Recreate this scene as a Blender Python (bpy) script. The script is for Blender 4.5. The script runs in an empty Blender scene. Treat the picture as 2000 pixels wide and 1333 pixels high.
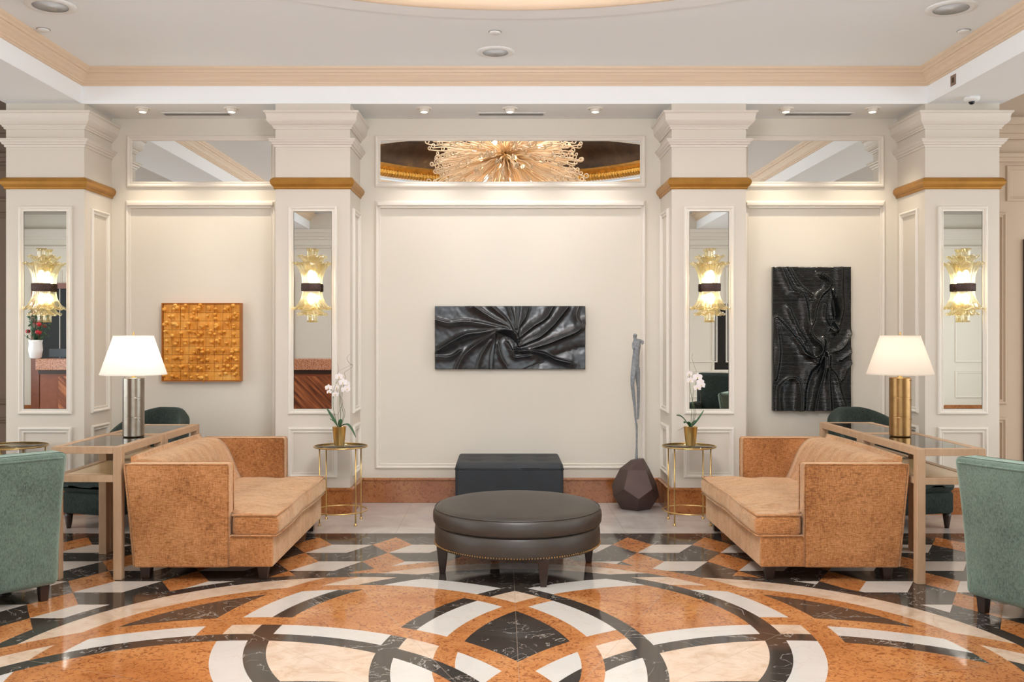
import bpy, bmesh, math, random
import numpy as np
from mathutils import Vector, Matrix, noise
PI = math.pi
random.seed(7)
S = bpy.context.scene
COL = S.collection
R = math.radians
# ---------------------------------------------------------------- camera, world, exposure
cam_d = bpy.data.cameras.new('camera')
cam = bpy.data.objects.new('camera', cam_d); COL.objects.link(cam)
cam.location = (0, 0, 1.5); cam.rotation_euler = (R(90), 0, 0)
cam_d.sensor_width = 36; cam_d.lens = 33.3
cam_d.shift_x = 0.01; cam_d.shift_y = -0.00575
cam_d.clip_start = 0.05; cam_d.clip_end = 100
S.camera = cam
S.view_settings.view_transform = 'Standard'
S.view_settings.look = 'None'
S.view_settings.gamma = 1
S.view_settings.use_curve_mapping = False
S.view_settings.exposure = -0.03
S.cycles.use_denoising = True
S.cycles.max_bounces = 10
S.cycles.diffuse_bounces = 5
S.cycles.glossy_bounces = 5
S.cycles.transmission_bounces = 6
S.cycles.transparent_max_bounces = 16
S.cycles.sample_clamp_indirect = 6
S.cycles.caustics_reflective = False
S.cycles.caustics_refractive = False
W = bpy.data.worlds.new('world'); S.world = W; W.use_nodes = True
bg = W.node_tree.nodes['Background']
bg.inputs[0].default_value = (0.75, 0.87, 1.0, 1); bg.inputs[1].default_value = 1.2

def lamp(name, kind, loc, energy, color=(1, 1, 1), rot=(0, 0, 0), **kw):
    d = bpy.data.lights.new(name, kind); d.energy = energy; d.color = color
    for k, v in kw.items(): setattr(d, k, v)
    o = bpy.data.objects.new(name, d); o.location = loc; o.rotation_euler = rot
    COL.objects.link(o); return o
MX, MY = 0.075, 3.43              # centre of the floor medallion and of the dome above it
YW, YP = 8.49, 7.93               # far wall, fronts of its pillars
YB = -1.5                         # wall behind the camera
ZC, ZS = 3.73, 3.441              # ceiling, beam soffit
# fill light at three unseen windows added behind the camera
for wx in (-1.55, 0.1, 1.75):
    lamp('fill_daylight', 'AREA', (wx, YB + 0.12, 1.75), 26, (0.86, 0.94, 1.0), (R(90), 0, 0), shape='RECTANGLE', size=1.2, size_y=2.2)
# unseen side windows added to brighten the ceiling and inner beam faces
for wx, rz in ((-9.45, -90), (9.55, 90)):
    for wy in (0.9, 3.5, 6.1):
        lamp('fill_daylight', 'AREA', (wx, wy, 1.75), 82, (0.82, 0.92, 1.0), (R(90), 0, R(rz)), shape='RECTANGLE', size=1.7, size_y=2.4)
# chandelier and cove light in the dome
lamp('chandelier_light', 'POINT', (MX, MY, 3.30), 430, (0.92, 0.96, 1.0), shadow_soft_size=0.6)
lamp('dome_light', 'AREA', (MX, MY, 4.75), 120, (0.97, 0.98, 1.0), shape='DISK', size=3.6)
# downlights over the side aisles
for ax in (-6.6, 6.6):
    for ay in (1.5, 5.5):
        lamp('aisle_light', 'AREA', (ax, ay, 3.66), 48, (1.0, 0.90, 0.80), shape='DISK', size=1.0)
# ---------------------------------------------------------------- helpers
def lin(c):
    return tuple(((x / 255) / 12.92 if x / 255 <= 0.04045 else ((x / 255 + 0.055) / 1.055) ** 2.4) for x in c[:3]) + (1,)

def tagp(o, label=None, cat=None, group=None, kind=None):
    if label: o['label'] = label
    if cat: o['category'] = cat
    if group: o['group'] = group
    if kind: o['kind'] = kind
    return o

def thing(name, label, cat, loc=(0, 0, 0), rz=0, group=None):
    o = bpy.data.objects.new(name, None); COL.objects.link(o)
    o.location = loc; o.rotation_euler = (0, 0, rz); o.empty_display_size = 0.1
    return tagp(o, label, cat, group)

def obj(name, bm, mat, parent=None, smooth=True, wn=False):
    bmesh.ops.recalc_face_normals(bm, faces=bm.faces)
    me = bpy.data.meshes.new(name); bm.to_mesh(me); bm.free()
    me.polygons.foreach_set('use_smooth', [smooth] * len(me.polygons))
    for m in (mat if isinstance(mat, (list, tuple)) else [mat]): me.materials.append(m)
    o = bpy.data.objects.new(name, me); COL.objects.link(o)
    if parent: o.parent = parent
    if wn:
        w = o.modifiers.new('normals', 'WEIGHTED_NORMAL'); w.keep_sharp = True
    return o

def flat(name, bm, mat, parent=None): return obj(name, bm, mat, parent, smooth=False)

def copy_tree(o, parent=None):
    c = o.copy(); COL.objects.link(c)
    c.parent = parent
    for ch in list(o.children): copy_tree(ch, c)
    return c

def box(bm, x0, x1, y0, y1, z0, z1, bev=0, seg=2, cuts=0, fn=None, mi=0):
    r = bmesh.ops.create_cube(bm, size=1.0)
    vs = r['verts']
    for v in vs:
        v.co = Vector((x0 + (v.co.x + .5) * (x1 - x0), y0 + (v.co.y + .5) * (y1 - y0), z0 + (v.co.z + .5) * (z1 - z0)))
    fs = set(f for v in vs for f in v.link_faces)
    es = set(e for f in fs for e in f.edges)
    if cuts:
        before = set(bm.verts)
        q = bmesh.ops.subdivide_edges(bm, edges=list(es), cuts=cuts, use_grid_fill=True)
        vs = list(vs) + [v for v in bm.verts if v not in before]
    if bev:
        vset = set(vs)
        es = [e for e in bm.edges if e.verts[0] in vset and e.verts[1] in vset and len(e.link_faces) == 2 and e.calc_face_angle(0) > 0.6]
        q = bmesh.ops.bevel(bm, geom=es, offset=bev, segments=seg, profile=0.5, affect='EDGES')
        vs = list(set([v for v in vs if v.is_valid] + [v for v in q['verts']]))
    if fn:
        for v in vs: v.co = Vector(fn(v.co))
    if mi:
        for f in set(f for v in vs for f in v.link_faces): f.material_index = mi
    return vs

def nbm(): return bmesh.new()

def lathe(bm, prof, n=40, c=(0, 0, 0), cap=True, fn=None):
    rings = []
    for r, z in prof:
        ring = []
        for i in range(n):
            a = 2 * PI * i / n
            rr, zz = (r, z) if fn is None else fn(r, z, a)
            ring.append(bm.verts.new((c[0] + rr * math.cos(a), c[1] + rr * math.sin(a), c[2] + zz)))
        rings.append(ring)
    for a, b in zip(rings, rings[1:]):
        for i in range(n):
            bm.faces.new((a[i], a[(i + 1) % n], b[(i + 1) % n], b[i]))
    if cap:
        bm.faces.new(rings[0][::-1]); bm.faces.new(rings[-1])
    return rings

def tube(bm, pts, rad, n=8, cap=True, flatten=None):
    pts = [Vector(p) for p in pts]
    if not isinstance(rad, (list, tuple)): rad = [rad] * len(pts)
    rings = []; up = None
    for i, p in enumerate(pts):
        t = (pts[min(i + 1, len(pts) - 1)] - pts[max(i - 1, 0)])
        t = t.normalized() if t.length > 1e-9 else Vector((0, 0, 1))
        if up is None:
            up = Vector((0, 0, 1)) if abs(t.z) < 0.9 else Vector((0, 1, 0))
        u = up - t * up.dot(t)
        u = u.normalized() if u.length > 1e-6 else t.orthogonal().normalized()
        w = t.cross(u); up = u
        rings.append([bm.verts.new(p + (u * math.cos(2 * PI * k / n) + w * math.sin(2 * PI * k / n)) * rad[i]) for k in range(n)])
    for a, b in zip(rings, rings[1:]):
        for k in range(n): bm.faces.new((a[k], a[(k + 1) % n], b[(k + 1) % n], b[k]))
    if cap:
        bm.faces.new(rings[0][::-1]); bm.faces.new(rings[-1])
    return rings

def spline(pts, n):
    """Catmull-Rom through pts, n samples per span"""
    P = [Vector(p) for p in pts]; out = []
    for i in range(len(P) - 1):
        p0, p1, p2, p3 = P[max(i - 1, 0)], P[i], P[i + 1], P[min(i + 2, len(P) - 1)]
        for k in range(n):
            t = k / n
            out.append(0.5 * ((2 * p1) + (p2 - p0) * t + (2 * p0 - 5 * p1 + 4 * p2 - p3) * t * t + (3 * p1 - p0 - 3 * p2 + p3) * t ** 3))
    out.append(P[-1]); return out

def ball(bm, c, r, sc=(1, 1, 1), seg=12, rot=None):
    m = Matrix.Translation(c) @ (rot.to_4x4() if rot else Matrix.Identity(4)) @ Matrix.Diagonal((r * sc[0], r * sc[1], r * sc[2], 1))
    return bmesh.ops.create_uvsphere(bm, u_segments=seg, v_segments=max(6, seg // 2 + 2), radius=1, matrix=m)['verts']

def ringmould(bm, a0, a1, b0, b1, prof, T, fill=False):
    """mitred moulding round a rectangle on a plane; prof = [(inset, height)], T(a, b, h) -> point"""
    rings = []
    for u, h in prof:
        rings.append([bm.verts.new(T(a, b, h)) for a, b in ((a0 + u, b0 + u), (a1 - u, b0 + u), (a1 - u, b1 - u), (a0 + u, b1 - u))])
    for p, q in zip(rings, rings[1:]):
        for i in range(4): bm.faces.new((p[i], p[(i + 1) % 4], q[(i + 1) % 4], q[i]))
    if fill: bm.faces.new(rings[-1])

FRAME = [(0, 0), (0, .012), (.005, .020), (.014, .023), (.022, .018), (.026, .010), (.038, .010), (.041, .014), (.045, .012), (.046, 0)]
THIN = [(0, 0), (0, .010), (.006, .016), (.018, .018), (.026, .012), (.030, .014), (.038, .010), (.040, 0)]
def T_y(y0): return lambda a, b, h: Vector((a, y0 - h, b))            # plane facing -Y
def T_yb(y0): return lambda a, b, h: Vector((a, y0 + h, b))           # plane facing +Y
def T_x(x0, s): return lambda a, b, h: Vector((x0 + s * h, a, b))     # plane facing +-X

def wrap(bm, xl, xr, yf, yb, prof, cap=True):
    """profile wrapped round three sides of a pillar (open at the wall yb)"""
    rings = []
    for p, z in prof:
        rings.append([bm.verts.new(c) for c in ((xl - p, yb, z), (xl - p, yf - p, z), (xr + p, yf - p, z), (xr + p, yb, z))])
    for a, b in zip(rings, rings[1:]):
        for i in range(4): bm.faces.new((a[i], a[(i + 1) % 4], b[(i + 1) % 4], b[i]))
    if cap:
        bm.faces.new(rings[0][::-1]); bm.faces.new(rings[-1])
# ---------------------------------------------------------------- materials
class NT:
    def __init__(s, name):
        s.m = bpy.data.materials.new(name); s.m.use_nodes = True
        s.t = s.m.node_tree; s.b = s.t.nodes['Principled BSDF']; s.o = s.t.nodes['Material Output']
    def n(s, typ, **kw):
        q = s.t.nodes.new(typ)
        for k, v in kw.items(): setattr(q, k, v)
        return q
    def set(s, sock, v):
        if isinstance(v, bpy.types.NodeSocket): s.t.links.new(v, sock)
        else: sock.default_value = v
    def math(s, op, a, b=None, c=None, clamp=False):
        q = s.n('ShaderNodeMath', operation=op); q.use_clamp = clamp
        s.set(q.inputs[0], a)
        if b is not None: s.set(q.inputs[1], b)
        if c is not None: s.set(q.inputs[2], c)
        return q.outputs[0]
    def mix(s, f, a, b):
        q = s.n('ShaderNodeMix', data_type='RGBA')
        s.set(q.inputs[0], f); s.set(q.inputs[6], a); s.set(q.inputs[7], b)
        return q.outputs[2]
    def noise(s, vec, scale, detail=3, rough=.5, dist=0, out=0):
        q = s.n('ShaderNodeTexNoise'); q.inputs['Scale'].default_value = scale
        q.inputs['Detail'].default_value = detail; q.inputs['Roughness'].default_value = rough
        q.inputs['Distortion'].default_value = dist
        if vec is not None: s.t.links.new(vec, q.inputs['Vector'])
        return q.outputs[out]
    def ramp(s, f, stops):
        q = s.n('ShaderNodeValToRGB'); cr = q.color_ramp
        while len(cr.elements) < len(stops): cr.elements.new(0.5)
        for e, (p, c) in zip(cr.elements, stops):
            e.position = p; e.color = c if len(c) == 4 else (*c, 1)
        s.t.links.new(f, q.inputs[0]); return q.outputs[0]
    def coord(s, scale=(1, 1, 1), kind='Object', rot=(0, 0, 0)):
        c = s.n('ShaderNodeTexCoord'); m = s.n('ShaderNodeMapping')
        s.t.links.new(c.outputs[kind], m.inputs[0]); m.inputs['Scale'].default_value = scale; m.inputs['Rotation'].default_value = rot
        return m.outputs[0]
    def bump(s, h, strength, dist=.01):
        q = s.n('ShaderNodeBump'); q.inputs['Strength'].default_value = strength; q.inputs['Distance'].default_value = dist
        s.t.links.new(h, q.inputs['Height']); s.t.links.new(q.outputs[0], s.b.inputs['Normal'])
    def P(s, **kw):
        for k, v in kw.items(): s.set(s.b.inputs[k.replace('_', ' ')], v)
        return s
G = lambda v: (v, v, v, 1)

def plain(name, c, rough=.5, metal=0, spec=.5, var=0.0, vs=6, sheen=0, coat=0, bump=0, bs=60):
    m = NT(name); col = lin(c)
    if var:
        v = m.coord(); f = m.noise(v, vs, 4)
        f = m.math('MULTIPLY', m.math('SUBTRACT', f, .5), 2.0)
        f = m.math('ADD', .5, f, clamp=True)
        col2 = m.mix(f, tuple(x * (1 - var) for x in col[:3]) + (1,), tuple(min(1, x * (1 + var)) for x in col[:3]) + (1,))
        m.P(Base_Color=col2)
    else: m.P(Base_Color=col)
    m.P(Roughness=rough, Metallic=metal); m.b.inputs['Specular IOR Level'].default_value = spec
    if sheen:
        m.b.inputs['Sheen Weight'].default_value = sheen; m.b.inputs['Sheen Roughness'].default_value = .4
    if coat:
        m.b.inputs['Coat Weight'].default_value = coat; m.b.inputs['Coat Roughness'].default_value = .12
    if bump: m.bump(m.noise(m.coord(), bs, 4), bump, .004)
    return m.m

def velvet(name, dark, mid, light, sheen_col, nap=.6, specks=.5, upright=False):
    """woven velvet: slubbed threads, small worn specks, and a pale nap sheen mixed into the colour at glancing angles"""
    m = NT(name); v = m.coord()
    big = m.noise(v, 2.5, 4, .6)
    hor = m.noise(m.coord((1, 1, 1 if upright else 8)), 90 if upright else 40, 3, .6); ver = m.noise(m.coord((6, 6, .5 if upright else 1)), 60 if upright else 40, 3, .6)
    f = m.math('ADD', m.math('MULTIPLY', big, .30), m.math('MULTIPLY', hor, .25 if upright else .42))
    f = m.math('ADD', f, m.math('MULTIPLY', ver, .45 if upright else .28))
    c = m.ramp(f, [(.40, lin(dark)), (.49, lin(mid)), (.60, lin(light))])
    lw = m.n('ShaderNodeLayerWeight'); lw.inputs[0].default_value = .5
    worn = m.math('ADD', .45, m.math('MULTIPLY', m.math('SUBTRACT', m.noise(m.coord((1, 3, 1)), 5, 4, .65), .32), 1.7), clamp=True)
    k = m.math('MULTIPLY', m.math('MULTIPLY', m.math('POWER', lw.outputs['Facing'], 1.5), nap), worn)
    c = m.mix(k, c, lin(sheen_col))  # pale sheen painted into the base colour by facing angle
    spots = m.noise(v, 30, 5, .75)
    sp = m.math('MULTIPLY', m.math('SUBTRACT', spots, .565), 8.0, clamp=True)
    c = m.mix(m.math('MULTIPLY', sp, specks), c, lin(tuple(x * .6 for x in dark)))
    m.P(Base_Color=c, Roughness=.85); m.b.inputs['Specular IOR Level'].default_value = .12
    m.b.inputs['Sheen Weight'].default_value = .55; m.b.inputs['Sheen Roughness'].default_value = .4
    m.b.inputs['Sheen Tint'].default_value = lin(sheen_col)
    m.bump(m.math('ADD', hor, ver), .4, .002)
    return m.m

def wall_mat(name, c):
    m = NT(name)
    a = m.noise(m.coord((1, 1, 12)), 60, 2); b = m.noise(m.coord((12, 12, 1)), 60, 2)
    w = m.math('MULTIPLY', m.math('ADD', a, b), .5)
    col = lin(c)
    m.P(Base_Color=m.mix(w, tuple(x * .94 for x in col[:3]) + (1,), tuple(min(1, x * 1.05) for x in col[:3]) + (1,)), Roughness=.6)
    m.b.inputs['Specular IOR Level'].default_value = .25
    m.bump(w, .12, .002)
    return m.m

# marbles: each returns a colour socket
def mb_orange(m, v):
    a = m.noise(v, 2.2, 6, .6, .6)
    c = m.ramp(a, [(.3, lin((172, 106, 56))), (.5, lin((194, 128, 74))), (.7, lin((208, 150, 98)))])
    fl = m.noise(v, 24, 5, .66, 2.2)
    k = m.math('MULTIPLY', m.math('SUBTRACT', .487, fl), 12.0, clamp=True)
    c = m.mix(m.math('MULTIPLY', k, .75), c, lin((120, 62, 30)))
    return c
def mb_skirt(m, v): return m.mix(.45, mb_orange(m, v), lin((120, 62, 30)))
def vein(m, v, scale, width, dist=1.5):
    q = m.noise(v, scale, 5, .55, dist)
    d = m.math('ABSOLUTE', m.math('SUBTRACT', q, .5))
    return m.math('SUBTRACT', 1.0, m.math('DIVIDE', d, width), clamp=True)
def mb_dark(m, v):
    a = m.noise(v, 3, 5, .6)
    c = m.mix(a, lin((38, 33, 31)), lin((74, 65, 58)))
    ve = m.math('MULTIPLY', vein(m, v, 2.8, .010, 2.2), m.math('GREATER_THAN', m.noise(v, 5, 2), .47))
    return m.mix(m.math('MULTIPLY', ve, .75), c, lin((190, 182, 172)))
def mb_white(m, v):
    a = m.noise(v, 4, 6, .6, .8)
    c = m.mix(a, lin((200, 194, 186)), lin((220, 214, 206)))
    return m.mix(m.math('MULTIPLY', vein(m, v, 1.7, .012, 2.0), .22), c, lin((190, 160, 128)))
def mb_cream(m, v):
    a = m.noise(v, 6, 6, .65, .8)
    c = m.ramp(a, [(.3, lin((200, 170, 142))), (.5, lin((216, 190, 166))), (.7, lin((226, 204, 184)))])
    return m.mix(m.math('MULTIPLY', vein(m, v, 3.0, .02, 2.0), .3), c, lin((188, 148, 104)))
def mb_grey(m, v):
    a = m.noise(v, 2.5, 6, .6, 1.0)
    return m.ramp(a, [(.3, lin((186, 178, 172))), (.6, lin((206, 200, 194))), (.75, lin((214, 196, 172)))])

def floor_mat():
    m = NT('inlaid_marble_floor')
    geo = m.n('ShaderNodeNewGeometry'); sep = m.n('ShaderNodeSeparateXYZ'); m.t.links.new(geo.outputs['Position'], sep.inputs[0])
    X, Y = sep.outputs[0], sep.outputs[1]
    v = geo.outputs['Position']
    cmb = m.n('ShaderNodeCombineXYZ'); m.t.links.new(X, cmb.inputs[0]); m.t.links.new(Y, cmb.inputs[1])
    xy = cmb.outputs[0]
    mul = lambda a, b: m.math('MULTIPLY', a, b); add = lambda a, b: m.math('ADD', a, b); sub = lambda a, b: m.math('SUBTRACT', a, b)
    lt = lambda a, b: m.math('LESS_THAN', a, b); mx = lambda a, b: m.math('MAXIMUM', a, b); gt = lambda a, b: m.math('GREATER_THAN', a, b)
    D, O, Wt, E1s, E4s, ev = [], [], [], [], [], []
    for k in range(8):
        a = R(45 * k)
        q = m.n('ShaderNodeVectorMath', operation='DISTANCE')
        m.t.links.new(xy, q.inputs[0]); q.inputs[1].default_value = (MX + 1.317 * math.cos(a), MY + 1.317 * math.sin(a), 0)
        d = q.outputs['Value']
        odd = k % 2
        E1, E2, E3, E4 = lt(d, 1.22), lt(d, 1.325), lt(d, 1.51 if odd else 1.475), lt(d, 1.604)
        inner, w, outer = sub(E2, E1), sub(E3, E2), sub(E4, E3)
        D.append(outer if odd else inner); O.append(inner if odd else outer); Wt.append(w)
        E1s.append(E1); E4s.append(E4)
        if not odd: ev.append(E1)
    def fold(f, L):
        r = L[0]
        for x in L[1:]: r = f(r, x)
        return r
    darks = [mul(D[k], sub(1.0, mx(mx(O[(k + 1) % 8], O[(k + 2) % 8]), O[(k + 3) % 8]))) for k in range(8)]
    dark = fold(mx, darks); orng = fold(mx, O); nw = fold(add, Wt); n = fold(add, E1s); ne = fold(add, ev); cov = fold(add, E4s)
    cO, cD, cW, cC, cG = mb_orange(m, v), mb_dark(m, v), mb_white(m, v), mb_cream(m, v), mb_grey(m, v)
    # interior cells
    cell = m.mix(gt(n, 1.5), cD, cO)
    tri = m.mix(gt(ne, 1.5), cD, cC)
    cell = m.mix(gt(n, 2.5), cell, tri)
    cell = m.mix(gt(n, 3.5), cell, cO)
    wh = m.mix(gt(cov, 1.5), cC, cW)
    wh = m.mix(gt(nw, 1.5), wh, cC)
    col = m.mix(gt(nw, .5), cell, wh)
    col = m.mix(orng, col, cO)
    col = m.mix(dark, col, cD)
    # radial joints
    ang = m.math('ARCTAN2', sub(Y, MY), sub(X, MX))
    fr = m.math('ABSOLUTE', sub(m.math('FRACT', add(m.math('DIVIDE', ang, R(22.5)), 8.5)), .5))
    q = m.n('ShaderNodeVectorMath', operation='DISTANCE'); m.t.links.new(xy, q.inputs[0]); q.inputs[1].default_value = (MX, MY, 0)
    jl = lt(mul(mul(fr, R(22.5)), q.outputs['Value']), .0016)
    col = m.mix(mul(jl, .5), col, lin((170, 150, 130)))
    # border of tumbling rhombs
    u0 = mul(m.math('FRACT', add(m.math('DIVIDE', sub(X, .075), .572), 19.5)), .572)
    uc = m.math('ABSOLUTE', sub(mul(m.math('FRACT', add(m.math('DIVIDE', sub(X, .075), .572), 20.0)), .572), .286))
    t = mul(m.math('FRACT', add(m.math('DIVIDE', sub(7.025, Y), .502), 4.0)), 2.0)
    low = gt(t, 1.0)
    half = mul(mx(0.0, sub(1.0, m.math('ABSOLUTE', sub(t, 1.0)))), .143)
    isO = lt(uc, half)
    isW = mul(low, mul(gt(u0, half), lt(u0, add(half, .287))))
    bcol = m.mix(isW, cD, m.mix(.25, cW, cC)); bcol = m.mix(isO, bcol, cO)
    dw = m.math('ABSOLUTE', sub(uc, half))
    bcol = m.mix(gt(Y, 7.025), bcol, cD)
    out = mx(gt(Y, 7.161), mx(gt(m.math('ABSOLUTE', sub(X, .075)), 4.4), lt(Y, -.2)))
    jx = lt(m.math('ABSOLUTE', sub(m.math('FRACT', add(m.math('DIVIDE', sub(X, .937), 1.74), 10.5)), .5)), .0012)
    grey = m.mix(mul(jx, .5), cG, lin((150, 140, 130)))
    bcol = m.mix(out, bcol, grey)
    col = m.mix(lt(cov, .5), col, bcol)
    m.P(Base_Color=col, Roughness=.09)
    m.b.inputs['Specular IOR Level'].default_value = .5
    m.b.inputs['Coat Weight'].default_value = .0
    return m.m

def marble_mat(name, fn, rough=.15, scale=(1, 1, 1)):
    m = NT(name); m.P(Base_Color=fn(m, m.coord(scale)), Roughness=rough); return m.m

def glassy(name, tint, refl=.5, ior=1.45, trans=None, rough=0.0, min_refl=0.04):
    """thin clear glass: transparent with a fresnel reflection"""
    m = NT(name); m.t.nodes.remove(m.b)
    tr = m.n('ShaderNodeBsdfTransparent'); tr.inputs[0].default_value = tint
    gl = m.n('ShaderNodeBsdfGlossy'); gl.inputs['Roughness'].default_value = rough
    fr = m.n('ShaderNodeFresnel'); fr.inputs[0].default_value = ior
    mx = m.n('ShaderNodeMixShader')
    f = m.math('ADD', fr.outputs[0], min_refl, clamp=True)
    m.t.links.new(f, mx.inputs[0]); m.t.links.new(tr.outputs[0], mx.inputs[1]); m.t.links.new(gl.outputs[0], mx.inputs[2])
    m.t.links.new(mx.outputs[0], m.o.inputs[0]); return m.m

def blown(name, tint, tl=.45, gl=.2):
    """blown tinted glass: part clear, part milky, shiny"""
    m = NT(name); m.t.nodes.remove(m.b)
    tr = m.n('ShaderNodeBsdfTransparent'); tr.inputs[0].default_value = tint
    tn = m.n('ShaderNodeBsdfTranslucent'); tn.inputs[0].default_value = tint
    gs = m.n('ShaderNodeBsdfGlossy'); gs.inputs['Roughness'].default_value = .08
    lw = m.n('ShaderNodeLayerWeight'); lw.inputs[0].default_value = .45
    a = m.n('ShaderNodeMixShader'); b = m.n('ShaderNodeMixShader')
    f = m.math('ADD', m.math('MULTIPLY', lw.outputs['Facing'], .5), tl, clamp=True)
    m.t.links.new(f, a.inputs[0]); m.t.links.new(tr.outputs[0], a.inputs[1]); m.t.links.new(tn.outputs[0], a.inputs[2])
    b.inputs[0].default_value = gl
    m.t.links.new(a.outputs[0], b.inputs[1]); m.t.links.new(gs.outputs[0], b.inputs[2]); m.t.links.new(b.outputs[0], m.o.inputs[0])
    return m.m

def emit(name, c, s):
    m = NT(name); m.P(Base_Color=(0, 0, 0, 1)); m.b.inputs['Emission Color'].default_value = lin(c); m.b.inputs['Emission Strength'].default_value = s
    return m.m

def wood(name, a, b, scale=(1, 1, 1), rough=.45, grain=18):
    m = NT(name); v = m.coord(scale); f = m.noise(v, grain, 5, .6, .5)
    m.P(Base_Color=m.mix(f, lin(a), lin(b)), Roughness=rough); return m.m

def shade_mat(name, c):
    m = NT(name); m.t.nodes.remove(m.b)
    d = m.n('ShaderNodeBsdfDiffuse'); d.inputs[0].default_value = lin(c)
    t = m.n('ShaderNodeBsdfTranslucent'); t.inputs[0].default_value = lin(c)
    x = m.n('ShaderNodeMixShader'); x.inputs[0].default_value = .5
    m.t.links.new(d.outputs[0], x.inputs[1]); m.t.links.new(t.outputs[0], x.inputs[2]); m.t.links.new(x.outputs[0], m.o.inputs[0])
    return m.m

M = dict(
    floor=floor_mat(),
    wall=wall_mat('wall_linen', (224, 217, 204)),
    pillar=wall_mat('pillar_linen', (217, 208, 195)),
    white=plain('white_moulding_paint', (229, 222, 211), .4, spec=.35),
    cap=plain('cream_capital_paint', (220, 211, 200), .45),
    ceil=plain('ceiling_plaster', (243, 247, 250), .9, spec=.1),
    beam=plain('beam_plaster', (245, 247, 249), .8, spec=.1),
    crown=wood('pickled_wood_crown', (214, 188, 160), (232, 210, 184), (.15, 1, 6), .5, 12),
    gold=plain('gilded_band', (178, 128, 58), .38, metal=.55, var=.12, vs=12),
    brass=plain('brass', (214, 180, 118), .30, metal=1),
    brass_dull=plain('antique_brass', (158, 122, 78), .32, metal=1, var=.15, vs=20),
    pewter=plain('brushed_nickel', (150, 140, 126), .28, metal=1, var=.12, vs=20),
    base=marble_mat('orange_marble_baseboard', mb_skirt, .2, (.9, .9, .9)),
    mirror=plain('mirror_glass', (236, 238, 236), 0.0, metal=1),
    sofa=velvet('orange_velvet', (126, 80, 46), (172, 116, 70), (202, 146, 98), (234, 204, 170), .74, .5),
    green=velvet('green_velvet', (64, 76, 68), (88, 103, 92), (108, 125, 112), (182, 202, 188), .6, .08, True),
    green2=velvet('shaded_green_velvet', (26, 32, 30), (40, 47, 44), (56, 64, 60), (92, 102, 97), .3, .1, True),  # darker green velvet, with the shade put into its colour
    leather=plain('dark_brown_leather', (61, 55, 49), .42, var=.2, vs=5, bump=.12, bs=120, spec=.55),
    black_leather=plain('black_leather', (36, 41, 46), .6, var=.12, vs=8, bump=.1, bs=90),
    darkwood=plain('dark_stained_wood', (48, 30, 22), .35),
    oak=wood('washed_oak', (164, 130, 98), (198, 166, 134), (1, 1, .2), .5, 22),
    oakshelf=wood('honey_shelf', (206, 168, 118), (226, 192, 146), (3, .4, 1), .3, 16),
    glass=glassy('table_glass', (.86, .9, .87, 1), min_refl=.10),
    clear=glassy('window_glass', (.95, .97, .97, 1)),
    shade=shade_mat('white_linen_shade', (250, 246, 238)),
    shade2=shade_mat('cream_linen_shade', (238, 228, 216)),
    amber=blown('amber_blown_glass', (1.0, .94, .74, 1), .06, .14),
    tendril=plain('champagne_blown_glass', (232, 206, 172), .3, spec=.6),
    bulb=emit('lit_bulb', (255, 236, 200), 12),
    bulb_soft=emit('lit_lamp', (255, 236, 205), 10),
    iron=plain('hammered_bronze', (74, 56, 50), .5, metal=.5, bump=.5, bs=70),
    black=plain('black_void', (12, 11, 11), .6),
    drape=plain('black_lacquered_cloth', (24, 26, 29), .27, spec=.65),
    yellow=None,
    stone=plain('patinated_bronze', (134, 138, 142), .7, var=.35, vs=60, bump=.8, bs=90),
    rust=plain('brown_faceted_metal', (80, 62, 58), .45, metal=.35, var=.18, vs=7),
    leaf=plain('orchid_leaf', (46, 96, 60), .35, var=.25, vs=10),
    petal=plain('white_petal', (246, 240, 240), .6),
    petal_c=plain('orchid_lip', (222, 190, 90), .6),
    stem=plain('brown_stem', (84, 66, 48), .6),
    gstem=plain('green_stem', (78, 104, 62), .6),
    moss=plain('dark_moss', (58, 48, 36), .9, bump=1, bs=60),
    vent=plain('vent_metal', (150, 147, 143), .5),
    ventdark=plain('vent_dark', (60, 58, 56), .7),
    plastic=plain('white_plastic', (232, 232, 230), .4),
    dome=None,
    rope=plain('gilded_rope', (196, 146, 66), .35, metal=.85, var=.25, vs=14),
    copper=plain('copper_leaf', (206, 160, 112), .4, metal=.5, var=.3, vs=8),
    mahogany=wood('mahogany', (104, 52, 34), (150, 84, 52), (1, 1, 1), .35, 10),
    granite=None,
    redflower=plain('red_petal', (170, 26, 34), .5),
    foliage=plain('bouquet_leaf', (50, 84, 52), .5),
    ceramic=plain('white_ceramic', (232, 232, 232), .2),
    screen=plain('black_screen', (20, 22, 26), .2),
)
m = NT('yellow_lacquer'); v = m.coord()
st = m.noise(m.coord((14, 14, 1)), 14, 3)
m.P(Base_Color=m.ramp(m.math('ADD', m.math('MULTIPLY', m.noise(v, 6, 4), .6), m.math('MULTIPLY', st, .4)), [(.35, lin((200, 128, 36))), (.52, lin((232, 162, 60))), (.7, lin((246, 196, 104)))]), Roughness=.42)
M['yellow'] = m.m
m = NT('dark_gilded_dome'); v = m.coord()
m.P(Base_Color=m.ramp(m.noise(v, 1.2, 6, .65), [(.35, lin((44, 30, 20))), (.55, lin((84, 58, 34))), (.75, lin((176, 132, 72)))]), Roughness=.38, Metallic=.7)
M['dome'] = m.m
m = NT('red_granite'); v = m.coord()
m.P(Base_Color=m.ramp(m.noise(v, 55, 4, .8), [(.36, lin((84, 56, 46))), (.48, lin((184, 124, 96))), (.6, lin((206, 156, 124)))]), Roughness=.2)
M['granite'] = m.m
m = NT('diagonal_veneer'); v = m.coord((1, 1, 1), rot=(0, R(45), 0))
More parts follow.
